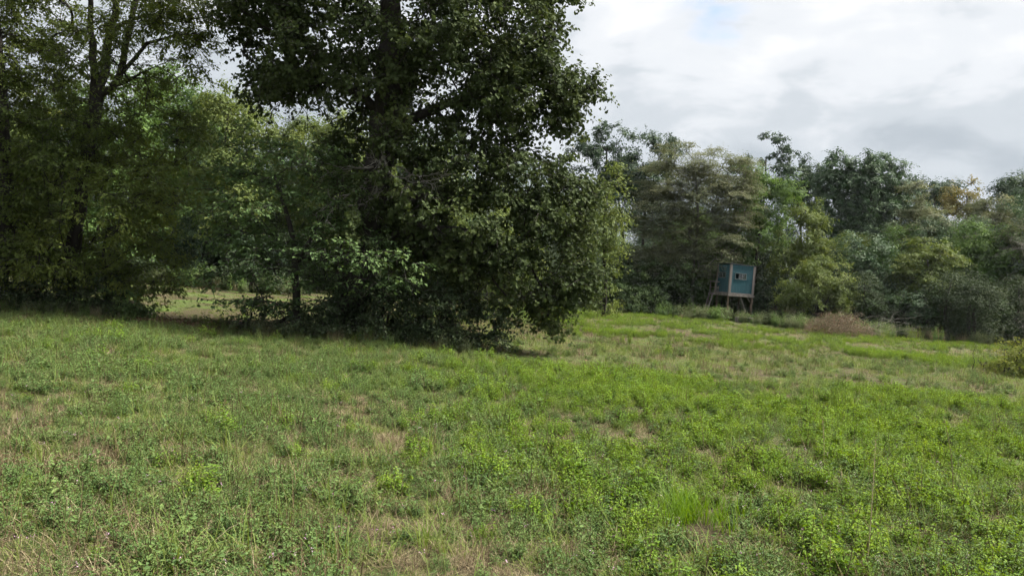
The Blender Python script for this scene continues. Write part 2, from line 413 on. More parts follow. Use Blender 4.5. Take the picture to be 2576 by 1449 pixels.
def twig_spray(mb, p, d, L, r0, depth_, r, crook=0.25, droop=0.0, sides=4, kids=(2, 4)):
    """bare crooked branch with side twigs"""
    m = max(4, int(L / 0.12)); P = [np.array(p, float)]; d = nrm(np.array(d, float))
    for i in range(m):
        d = nrm(d + r.normal(0, crook, 3) * 0.5 + np.array([0, 0, -droop]) * 0.2)
        P.append(P[-1] + d * L / m)
    P = np.array(P); tube(mb, P, np.linspace(r0, r0 * 0.3, m + 1), sides if r0 > 0.006 else 3)
    if depth_ <= 0: return
    for k in range(r.integers(kids[0], kids[1] + 1)):
        i = r.integers(max(1, m // 4), m + 1); dd = nrm(P[i] - P[i - 1])
        twig_spray(mb, P[i], nrm(dd + r.normal(0, 0.6, 3)), L * r.uniform(0.35, 0.65), r0 * 0.5, depth_ - 1, r, crook, droop, sides, kids)

# ------------------------------------------------------------------ ground
def ground():
    def axis(lo, hi, n, k=3.2):
        t = np.linspace(-1, 1, n); q = np.sinh(t * k) / np.sinh(k)
        return np.where(q < 0, q * -lo, q * hi)
    X = axis(-700, 700, 170, 5.0); Y = axis(-300, 1200, 190, 5.0) + 6.0
    gx, gy = np.meshgrid(X, Y, indexing='ij')
    V = np.stack([gx, gy, gz(gx, gy)], -1).reshape(-1, 3)
    nx, ny = len(X), len(Y)
    i = np.arange(nx - 1)[:, None] * ny + np.arange(ny - 1)[None]
    F = np.stack([i, i + ny, i + ny + 1, i + 1], -1).reshape(-1, 4)
    mb = MB(); mb.add(V, F)
    m, nt, N, L = mat_nodes('meadow_soil_and_thatch')
    tc = N.new('ShaderNodeTexCoord')
    def noise(s, d=6, rough=0.6, vec=None):
        n_ = N.new('ShaderNodeTexNoise'); n_.inputs['Scale'].default_value = s; n_.inputs['Detail'].default_value = d; n_.inputs['Roughness'].default_value = rough
        L.new(vec or tc.outputs['Object'], n_.inputs['Vector']); return n_.outputs['Fac']
    thatch = ramp_node(N, [(0.25, (0.022, 0.018, 0.010)), (0.5, (0.055, 0.045, 0.025)), (0.75, (0.12, 0.100, 0.058))]); L.new(noise(26, 8, 0.75), thatch.inputs[0])
    green = ramp_node(N, [(0.3, (0.035, 0.055, 0.014)), (0.7, (0.085, 0.125, 0.030))]); L.new(noise(14, 8, 0.7), green.inputs[0])
    mr = N.new('ShaderNodeMapRange'); mr.interpolation_type = 'SMOOTHSTEP'; mr.inputs[1].default_value = 0.44; mr.inputs[2].default_value = 0.62
    L.new(noise(0.55, 7, 0.65), mr.inputs[0])
    mx = N.new('ShaderNodeMix'); mx.data_type = 'RGBA'; L.new(mr.outputs[0], mx.inputs[0]); L.new(thatch.outputs[0], mx.inputs[6]); L.new(green.outputs[0], mx.inputs[7])
    p = N.new('ShaderNodeBsdfPrincipled'); L.new(mx.outputs[2], p.inputs['Base Color']); p.inputs['Roughness'].default_value = 0.95; p.inputs['Specular IOR Level'].default_value = 0.1
    b = N.new('ShaderNodeBump'); b.inputs['Strength'].default_value = 0.8; b.inputs['Distance'].default_value = 0.05
    L.new(noise(18, 8, 0.75), b.inputs['Height']); L.new(b.outputs[0], p.inputs['Normal'])
    o = N.new('ShaderNodeOutputMaterial'); L.new(p.outputs[0], o.inputs[0])
    link('field', mb.mesh('field', m, True), None, kind='structure', label='flat meadow and food plot in front of the woods')
ground()
# ------------------------------------------------------------------ the wood behind, one mass
def points_gn(name, P, rot, scl, idx, protos, label, kind='stuff', extra=None):
    """scatter plants of a few kinds over given spots"""
    c = bpy.data.collections.new(name + '_kinds')
    for i, (me, nm) in enumerate(protos):
        o = bpy.data.objects.new('%02d_%s' % (i, nm), me); c.objects.link(o)
    me = bpy.data.meshes.new(name); me.vertices.add(len(P)); me.vertices.foreach_set('co', np.asarray(P, np.float32).ravel())
    for nm, ty, a in (('rot', 'FLOAT_VECTOR', rot), ('scl', 'FLOAT', scl), ('idx', 'INT', idx)):
        at_ = me.attributes.new(nm, ty, 'POINT')
        at_.data.foreach_set('vector' if ty == 'FLOAT_VECTOR' else 'value', np.asarray(a, np.int32 if ty == 'INT' else np.float32).ravel())
    ng = bpy.data.node_groups.new(name, 'GeometryNodeTree')
    ng.interface.new_socket('Geometry', in_out='INPUT', socket_type='NodeSocketGeometry'); ng.interface.new_socket('Geometry', in_out='OUTPUT', socket_type='NodeSocketGeometry')
    N = ng.nodes; L = ng.links
    gi = N.new('NodeGroupInput'); go = N.new('NodeGroupOutput')
    ci = N.new('GeometryNodeCollectionInfo'); ci.inputs['Collection'].default_value = c; ci.inputs['Separate Children'].default_value = True; ci.inputs['Reset Children'].default_value = True
    ip = N.new('GeometryNodeInstanceOnPoints'); ip.inputs['Pick Instance'].default_value = True
    def attr(nm, ty):
        a = N.new('GeometryNodeInputNamedAttribute'); a.data_type = ty; a.inputs['Name'].default_value = nm
        return a.outputs['Attribute']
    L.new(gi.outputs[0], ip.inputs['Points']); L.new(ci.outputs[0], ip.inputs['Instance']); L.new(attr('idx', 'INT'), ip.inputs['Instance Index'])
    e2r = N.new('FunctionNodeEulerToRotation'); L.new(attr('rot', 'FLOAT_VECTOR'), e2r.inputs[0]); L.new(e2r.outputs[0], ip.inputs['Rotation'])
    L.new(attr('scl', 'FLOAT'), ip.inputs['Scale']); L.new(ip.outputs[0], go.inputs[0])
    o = link(name, me, None, kind=kind, label=label)
    md = o.modifiers.new('scatter', 'NODES'); md.node_group = ng
    return o

def proto_tree(seed, leaf, h=11.0, w=3.2, n=80, per=110, size=0.16, low=0.25):
    r = np.random.default_rng(seed); mb = MB()
    C = []
    for k in range(n):
        t = r.random() ** 0.75; z = h * (low + (1 - low) * t); rr = w * math.sin(math.pi * (0.12 + 0.80 * t)) ** 0.7 * r.uniform(0.35, 1.05); a = r.uniform(0, 2 * np.pi)
        C.append([rr * math.cos(a), rr * math.sin(a), z])
    C = np.array(C)
    skeleton(mb, [([[0, 0, -0.2], [0, 0, 1], [r.normal(0, .2), r.normal(0, .2), h * 0.5], [0, 0, h * 0.93]], [0.24, 0.17, 0.12, 0.03])], C, r, 0.01, 0.09, 4)
    ids = np.repeat(np.arange(n), per); off = nrm(r.normal(0, 1, (len(ids), 3))) * (r.random((len(ids), 1)) ** .42) * [0.85, 0.85, 0.55]
    P = C[ids] + off; out = nrm(off + C[ids] * [0.3, 0.3, 0])
    tn = np.clip(r.normal(0.42, 0.2, len(P)) + r.normal(0, 0.14, n)[ids], 0, 1)
    leaves(mb, P, out, size, size * 0.6, 'oval', tint=tn, mat=1, r=r)
    return mb.mesh('wood_tree', [M['bark'], M[leaf]])

def woodland():
    protos = [(proto_tree(11, 'oak_dark'), 'tree'), (proto_tree(12, 'oak', 12, 3.6), 'tree'), (proto_tree(13, 'green', 9, 3.0, low=0.1), 'tree'), (proto_tree(14, 'dim', 6, 2.6, 60, 80, low=0.05), 'tree'),
              (proto_tree(15, 'yellowgreen', 9, 3.0, low=0.12), 'tree')]
    r = np.random.default_rng(5); P = []; I = []; Sc = []
    # deep belt behind the tree line: an arc from far left to far right
    for k in range(330):
        a = r.uniform(-1.30, 1.25); d = r.uniform(52, 85) if a > -0.1 else r.uniform(47, 75)
        if a < -0.75: d = r.uniform(26, 60)
        if a > 0.72: d = r.uniform(46, 80)
        x, y = d * math.sin(a), d * math.cos(a)
        P.append([x, y, float(gz(x, y)) - 0.1]); q = r.choice(5, p=[.3, .25, .2, .15, .1])
        I.append(q); Sc.append(r.uniform(0.72, 0.98) * (0.85 if a > 0.3 else 1.0))
    # low thicket that closes the view between the stems
    for k in range(300):
        a = r.uniform(-0.8, 0.85); d = r.uniform(44, 58) if a > -0.05 else r.uniform(40, 52)
        x, y = d * math.sin(a), d * math.cos(a)
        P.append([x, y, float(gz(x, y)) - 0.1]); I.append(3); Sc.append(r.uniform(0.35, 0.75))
    n = len(P); rot = np.zeros((n, 3)); rot[:, 2] = r.uniform(0, 6.28, n); rot[:, :2] = r.normal(0, 0.05, (n, 2))
    points_gn('forest', np.array(P), rot, np.array(Sc), np.array(I), protos, 'dense mixed wood that closes the view behind the field')
woodland()

# ------------------------------------------------------------------ the big tree in the middle
def hero():
    D = 15.6
    lob = [(690, 90, 130, 120, 0, 1.5), (640, 20, 90, 90, 0.3, 1.0), (840, 150, 160, 110, 0, 1.6), (1010, 60, 190, 140, 0, 2.0), (1160, 150, 180, 140, 0, 2.0),
           (1300, 70, 115, 120, 0, 1.4), (1330, 220, 135, 85, 0.2, 1.3), (1430, 235, 70, 48, 0.2, 0.7), (1475, 215, 30, 18, 0.2, 0.3), (1240, 285, 140, 70, 0, 1.2),
           (1395, 300, 75, 35, 0.3, 0.6), (1090, 290, 120, 80, 0.4, 1.1), (770, 205, 110, 50, 0, 0.9), (660, 200, 70, 50, 0.2, 0.6), (1385, 140, 55, 45, 0, 0.5),
           (700, -130, 170, 150, 0, 1.8), (950, -220, 260, 200, 0, 2.4), (1250, -150, 190, 170, 0, 2.0), (1010, -470, 230, 160, 0, 2.2), (1410, -15, 45, 25, 0, 0.4),
           (1140, 430, 140, 75, -0.2, 1.3), (1320, 455, 140, 70, 0, 1.3), (1210, 560, 190, 90, -0.3, 1.5), (1390, 560, 105, 100, 0, 1.2), (1120, 660, 150, 70, 0.2, 1.3),
           (1290, 690, 160, 90, -0.2, 1.4), (1430, 670, 75, 75, 0, 0.9), (1370, 765, 60, 45, -0.2, 0.6), (1382, 812, 26, 26, -0.3, 0.3), (1030, 540, 80, 70, 0.8, 0.9), (1440, 480, 60, 60, 0, 0.7),
           (900, 560, 100, 110, 1.2, 1.0, 0.6), (860, 400, 80, 60, 1.2, 0.7, 0.5), (1020, 470, 70, 60, -1.2, 0.7, 0.6), (930, 580, 70, 60, -1.3, 0.6, 0.6), (1010, 350, 60, 40, -1.0, 0.6, 0.7), (1045, 385, 60, 40, -0.6, 0.7), (930, 330, 60, 35, -0.9, 0.5, 0.6), (1000, 300, 70, 40, -0.8, 0.6, 0.8), (890, 350, 60, 40, 0.6, 0.6, 0.7), (880, 440, 60, 50, 0.6, 0.7), (950, 500, 50, 45, -1.2, 0.5, 0.6), (905, 270, 60, 30, 0.4, 0.6, 0.7), (960, 230, 60, 40, -0.9, 0.5, 0.8), (1000, 130, 90, 60, -1.5, 0.6, 0.7)]
    b = on_ground(880, D)
    tr = [b - [0, 0, 0.2], b + [0, 0, 0.4], at(905, 700, D), at(935, 520, D), at(960, 380, D), at(975, 240, D), at(985, 60, D), at(992, -150, D), at(1000, -420, D)]
    trk = [(tr, [0.46, 0.36, 0.31, 0.30, 0.29, 0.27, 0.22, 0.16, 0.05]),
           ([at(965, 340, D), at(1040, 300, D), at(1150, 250, D + .3), at(1290, 190, D + .3), at(1420, 240, D + .2)], [0.14, 0.12, 0.09, 0.06, 0.02]),
           ([at(940, 640, D), at(985, 600, D), at(1060, 570, D - .3), at(1180, 580, D - .3), at(1290, 640, D - .4)], [0.13, 0.11, 0.085, 0.06, 0.02]),
           ([at(935, 520, D), at(1040, 505, D), at(1160, 500, D), at(1330, 480, D)], [0.12, 0.10, 0.08, 0.02]),
           ([at(970, 300, D), at(900, 230, D), at(800, 190, D), at(680, 150, D)], [0.13, 0.10, 0.07, 0.02])]
    t = woody('shade_tree', 'tallest broad dark-leaved tree in the middle of the field, crown cut by the frame top', 'tree', 880, D, lob, 'hero',
              per_m2=4.4, per_spray=66, spread=(0.28, 0.21), size=(0.086, 0.08), shape='lobed', trunk=trk, tr=(0.36, 0.05), seed=21, up=0.6, outw=0.8, rnd=0.55, droop=0.7, tip=0.009, twigs=2, crook=0.16, base=b, carve=0.42)
    r = np.random.default_rng(3); mb = MB()
    for (u, v, du, dv, L, r0) in [(958, 380, 0.3, -0.9, 1.5, 0.03), (968, 395, 0.15, -1, 1.9, 0.03), (940, 420, -1, -0.15, 1.3, 0.02), (985, 340, 0.9, -0.1, 1.0, 0.02), (950, 470, 0.2, -1, 1.3, 0.022), (935, 450, -0.7, -0.5, 1.1, 0.018), (1000, 420, 0.8, -0.5, 1.0, 0.016)]:
        twig_spray(mb, at(u, v, D - 0.42), CR * du + CU * dv - CF * 0.45, L, r0 * 1.25, 3, r, 0.55, 0.0, 4, (3, 5))
    link('dead_branch', mb.mesh('dead_branch', M['deadwood'], True, b), t, label='pale bare dead branches hanging against the trunk')
    # dark tangle of dead twigs under the crown
    mb = MB()
    for k in range(26):
        u = r.uniform(1000, 1330); v = r.uniform(590, 720)
        twig_spray(mb, at(u, v, D - r.uniform(-0.8, 0.6)), CR * r.normal(0, 0.5) - CU * r.uniform(0.3, 1) + CF * r.normal(0, 0.3), r.uniform(0.6, 1.3), 0.012, 2, r, 0.5, 0.3, 3, (2, 4))
    for k in range(22):
        u = r.uniform(640, 960); v = r.uniform(190, 285)
        twig_spray(mb, at(u, v, D + r.uniform(-0.5, 0.6)), CR * r.normal(0, 0.6) - CU * r.uniform(0.2, 0.9), r.uniform(0.5, 1.0), 0.010, 2, r, 0.5, 0.2, 3, (2, 4))
    link('bare_twigs', mb.mesh('bare_twigs', M['bark'], True, b), t, kind='stuff')
hero()

woody('understorey_tree', 'small slender-stemmed tree with layered green leaves, left of the big dark tree', 'tree', 762, 14.6,
      [(650, 400, 110, 75, 0.3, 1.0), (760, 440, 130, 75, 0, 1.0), (600, 500, 90, 70, 0.2, 0.8), (720, 540, 140, 65, -0.2, 1.1), (850, 500, 90, 70, 0.2, 0.8), (840, 620, 150, 50, -0.6, 0.9), (690, 640, 120, 45, -0.4, 0.9),
       (960, 665, 110, 50, -0.8, 0.7), (600, 610, 100, 40, 0, 0.8), (780, 690, 120, 32, -0.4, 0.7), (560, 700, 90, 26, 0.2, 0.6, 0.7), (580, 755, 60, 16, 0, 0.4, 0.6), (690, 745, 70, 25, -0.2, 0.5, 0.6)],
      'dogwood', per_m2=4.2, per_spray=44, spread=(0.26, 0.10), size=(0.095, 0.055), trunk=[([on_ground(762, 14.6) - [0, 0, 0.1], on_ground(760, 14.6) + [0, 0, .3], at(748, 720, 14.6), at(742, 640, 14.6), at(725, 550, 14.6), at(690, 440, 14.6)], [0.13, 0.10, 0.085, 0.07, 0.05, 0.02]),
      ([at(745, 660, 14.6), at(790, 590, 14.5), at(830, 520, 14.6)], [0.06, 0.04, 0.015])], tr=(0.1, 0.02), seed=22, up=1.1, outw=0.35, rnd=0.5, droop=0.5, tip=0.006, twigs=2, crook=0.15)

# bushes under the big tree
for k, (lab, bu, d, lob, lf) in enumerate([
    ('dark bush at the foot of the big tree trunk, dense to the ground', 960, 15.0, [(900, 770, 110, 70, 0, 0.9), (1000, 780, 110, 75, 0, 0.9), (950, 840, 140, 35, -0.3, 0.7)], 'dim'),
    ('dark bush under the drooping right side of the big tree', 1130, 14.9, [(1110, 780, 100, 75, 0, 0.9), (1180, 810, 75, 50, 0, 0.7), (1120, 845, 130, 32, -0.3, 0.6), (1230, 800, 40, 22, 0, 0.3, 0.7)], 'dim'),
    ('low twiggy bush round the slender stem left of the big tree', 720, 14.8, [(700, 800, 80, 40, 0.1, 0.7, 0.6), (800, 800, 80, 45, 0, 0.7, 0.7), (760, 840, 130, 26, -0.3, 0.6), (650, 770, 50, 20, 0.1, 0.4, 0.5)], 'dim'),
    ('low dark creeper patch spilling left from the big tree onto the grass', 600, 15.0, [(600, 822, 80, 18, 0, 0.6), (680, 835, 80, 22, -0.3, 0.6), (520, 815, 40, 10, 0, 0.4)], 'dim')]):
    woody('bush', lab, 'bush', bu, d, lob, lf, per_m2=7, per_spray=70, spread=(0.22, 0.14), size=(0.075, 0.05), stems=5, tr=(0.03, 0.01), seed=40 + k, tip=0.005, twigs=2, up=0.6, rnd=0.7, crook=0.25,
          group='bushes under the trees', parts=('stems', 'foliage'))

# ------------------------------------------------------------------ trees on the left
DL = 16.0
bL = on_ground(175, DL)
woody('walnut_tree', 'forked olive-leaved tree left of the gap, dark stems rising out of the frame', 'tree', 175, DL,
      [(330, 20, 150, 60, 0, 1.4, 1.0), (440, 70, 110, 60, 0, 1.1, 0.9), (130, 40, 130, 80, 0, 1.3, 1.3), (230, 120, 110, 60, -1.0, 0.8, 0.9), (60, 170, 110, 90, 0, 1.2), (150, 250, 110, 80, 0.4, 1.2), (330, 210, 80, 60, 0.5, 0.9, 0.8), (240, 330, 110, 80, 0.3, 1.2),
       (390, 330, 100, 70, 0, 1.0), (100, 370, 110, 80, -0.3, 1.2), (420, 430, 95, 70, -0.3, 1.0), (270, 450, 120, 70, 0.3, 1.2), (110, 490, 120, 75, 0, 1.2), (400, 530, 90, 60, -0.2, 1.0), (260, 580, 140, 65, 0, 1.3),
       (90, 610, 110, 65, 0, 1.1), (200, 670, 140, 50, -0.4, 1.0), (360, 640, 110, 45, 0, 0.9), (320, 700, 120, 32, -0.2, 0.8), (430, 730, 60, 14, 0, 0.4, 0.6), (480, 180, 50, 60, 0.3, 0.5, 0.6), (510, 60, 40, 60, 0.4, 0.5, 0.5),
       (230, 215, 80, 45, -1.2, 0.6, 0.7), (130, 320, 100, 50, -1.3, 0.6, 0.8), (300, 300, 80, 45, -1.2, 0.6, 0.6), (520, 150, 50, 50, 0.2, 0.6, 0.5), (470, 110, 60, 50, -0.3, 0.7, 0.7), (150, 430, 110, 60, -1.4, 0.6, 0.9), (240, 540, 120, 60, -1.5, 0.7, 0.7), (120, 640, 110, 50, -1.5, 0.7, 0.8), (330, 470, 90, 50, -1.4, 0.6, 0.7), (300, -130, 230, 110, 0, 2.2, 0.6), (100, -120, 180, 120, 0, 2.0, 0.7)],
      'walnut', per_m2=4.4, per_spray=74, spread=(0.28, 0.16), size=(0.10, 0.042), shape='lance', seed=23, tip=0.007, twigs=2, tr=(0.20, 0.03), up=0.9, outw=0.7, rnd=0.42, droop=0.8, carve=0.42, crook=0.14,
      trunk=[([bL - [0, 0, 0.2], bL + [0, 0, 0.3], at(190, 620, DL), at(208, 480, DL), at(225, 330, DL), at(240, 200, DL), at(228, 80, DL), at(228, -60, DL)], [0.24, 0.16, 0.15, 0.135, 0.12, 0.09, 0.065, 0.04]),
             ([at(215, 400, DL), at(250, 240, DL), at(268, 130, DL), at(285, 40, DL), at(300, -150, DL)], [0.105, 0.09, 0.08, 0.07, 0.04]),
             ([at(250, 240, DL), at(300, 210, DL), at(315, 120, DL), at(340, 20, DL), at(360, -120, DL)], [0.085, 0.08, 0.07, 0.06, 0.03]),
             ([at(280, 215, DL), at(320, 205, DL - .2), at(355, 185, DL - .3)], [0.07, 0.05, 0.02]),
             ([at(270, 90, DL), at(320, 45, DL), at(390, 38, DL), at(470, 60, DL)], [0.05, 0.045, 0.035, 0.01]),
             ([at(310, 180, DL), at(370, 110, DL), at(430, 90, DL), at(500, 85, DL)], [0.05, 0.04, 0.03, 0.01])])
woody('edge_tree', 'dark-stemmed tree cut by the left edge of the picture', 'tree', -8, 15.2,
      [(-60, 120, 120, 120, 0, 1.4), (-40, 330, 100, 110, 0, 1.3), (20, 450, 70, 70, -0.2, 0.8), (-60, 560, 120, 90, 0, 1.2), (30, 560, 60, 60, -0.3, 0.6), (-50, 690, 100, 50, 0, 1.0), (40, 660, 60, 40, -0.3, 0.5), (-80, -80, 160, 120, 0, 1.6)],
      'walnut', per_m2=4.0, per_spray=58, spread=(0.28, 0.15), size=(0.085, 0.04), seed=24, tip=0.007, twigs=1, tr=(0.19, 0.04), up=0.9, droop=0.7,
      trunk=[([on_ground(-5, 15.2) - [0, 0, .2], on_ground(-5, 15.2) + [0, 0, .3], at(8, 650, 15.2), at(12, 500, 15.2), at(5, 300, 15.2), at(-10, 60, 15.2), at(-20, -120, 15.2)], [0.30, 0.21, 0.19, 0.17, 0.14, 0.09, 0.04])])
for k, (lab, bu, d, lob) in enumerate([
    ('dark bush at the foot of the forked tree on the left', 180, 15.4, [(130, 735, 90, 45, 0, 0.7), (220, 740, 90, 48, 0, 0.7), (180, 775, 130, 22, -0.2, 0.5)]),
    ('bush with yellowish tips at the left side of the grassy gap', 320, 15.6, [(300, 750, 70, 40, 0, 0.6), (345, 775, 45, 24, 0, 0.4), (270, 785, 80, 16, 0, 0.5)]),
    ('bush in the lower left corner of the wood, at the picture edge', 40, 15.1, [(30, 745, 70, 35, 0, 0.6), (60, 780, 80, 18, 0, 0.5), (-40, 740, 80, 50, 0, 0.8)])]):
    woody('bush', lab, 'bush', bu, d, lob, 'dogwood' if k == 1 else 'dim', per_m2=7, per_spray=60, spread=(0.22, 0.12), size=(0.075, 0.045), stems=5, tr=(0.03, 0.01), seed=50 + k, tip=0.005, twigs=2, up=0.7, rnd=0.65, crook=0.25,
          group='bushes under the trees', parts=('stems', 'foliage'))

# ------------------------------------------------------------------ trees beyond the gap and behind the big tree
far = dict(carve=0.42, per_m2=1.35, per_spray=115, spread=(0.46, 0.34), size=(0.15, 0.10), jit=1.6, tip=0.012, group='trees of the wood edge', up=0.7, outw=1.0, rnd=0.38, tvar=(0.10, 0.19))
def ft(name, label, bu, d, lob, leaf, seed, **k):
    a = dict(far); a.update(k)
    return woody(name, label, 'tree', bu, d, lob, leaf, seed=seed, **a)
ft('wood_tree', 'tall green tree beyond the gap, its top against the sky between the left trees', 440, 36, [(420, 200, 50, 50), (455, 240, 70, 60), (430, 290, 90, 60), (500, 310, 70, 70), (400, 360, 90, 80), (470, 430, 90, 70), (420, 510, 90, 70)], 'green', 61, tr=(0.2, 0.04))
ft('wood_tree', 'yellow-green tree beyond the gap, left of the slender understorey tree', 570, 34, [(545, 225, 32, 40), (530, 270, 45, 55), (590, 300, 50, 50), (570, 330, 60, 60), (540, 420, 80, 70), (600, 450, 80, 70), (560, 540, 90, 60)], 'yellowgreen', 62, tr=(0.16, 0.04))
ft('wood_tree', 'dark tree filling the back of the gap above the mown strip', 500, 35, [(500, 590, 110, 60), (420, 620, 90, 60), (600, 640, 100, 50), (520, 680, 130, 32)], 'oak_dark', 63, tr=(0.14, 0.04))
ft('wood_tree', 'yellow-green treetop seen under the upper left limb of the big tree', 700, 38, [(680, 350, 80, 60), (760, 370, 90, 70), (620, 290, 60, 60), (700, 480, 100, 70)], 'yellowgreen', 64, tr=(0.18, 0.04))
ft('wood_tree', 'green treetop against the sky just left of the big trunk', 860, 37, [(870, 345, 70, 55), (810, 390, 90, 70), (900, 450, 90, 80), (850, 540, 120, 70)], 'yellowgreen', 65, tr=(0.18, 0.04))
ft('wood_tree', 'tree behind the leafy left tree, glimpsed between its stems', 250, 32, [(300, 280, 110, 100), (200, 350, 110, 100), (260, 470, 120, 90), (150, 520, 110, 90), (300, 590, 120, 70)], 'green', 66, tr=(0.2, 0.04))
ft('wood_tree', 'tree behind the far left stems, at the picture edge', 40, 30, [(40, 300, 110, 110), (90, 420, 110, 100), (0, 540, 110, 90), (80, 620, 110, 70)], 'walnut', 67, tr=(0.2, 0.04))
ft('wood_tree', 'tree behind the big trunk, seen through the lower crown', 1080, 38, [(1080, 450, 120, 90), (1180, 540, 130, 90), (1000, 560, 120, 90), (1100, 650, 150, 60), (1250, 660, 110, 60)], 'yellowgreen', 68, tr=(0.2, 0.04))
for k, (lab, bu, d, lob, lf) in enumerate([
    ('shrub at the far end of the mown strip, centre of the gap', 470, 33, [(470, 690, 80, 22), (400, 690, 60, 22)], 'green'),
    ('shrub behind the slender understorey stem, edge of the mown strip', 640, 32, [(640, 690, 90, 30), (720, 700, 70, 24)], 'dim'),
    ('shrub behind the left bushes, dark, beyond the gap', 330, 31, [(330, 670, 70, 35), (270, 660, 80, 40)], 'dim')]):
    woody('shrub', lab, 'shrub', bu, d, lob, lf, seed=70 + k, per_m2=2.6, per_spray=44, spread=(0.35, 0.22), size=(0.12, 0.075), stems=5, tr=(0.05, 0.015), group='shrubs of the wood edge', parts=('stems', 'foliage'))

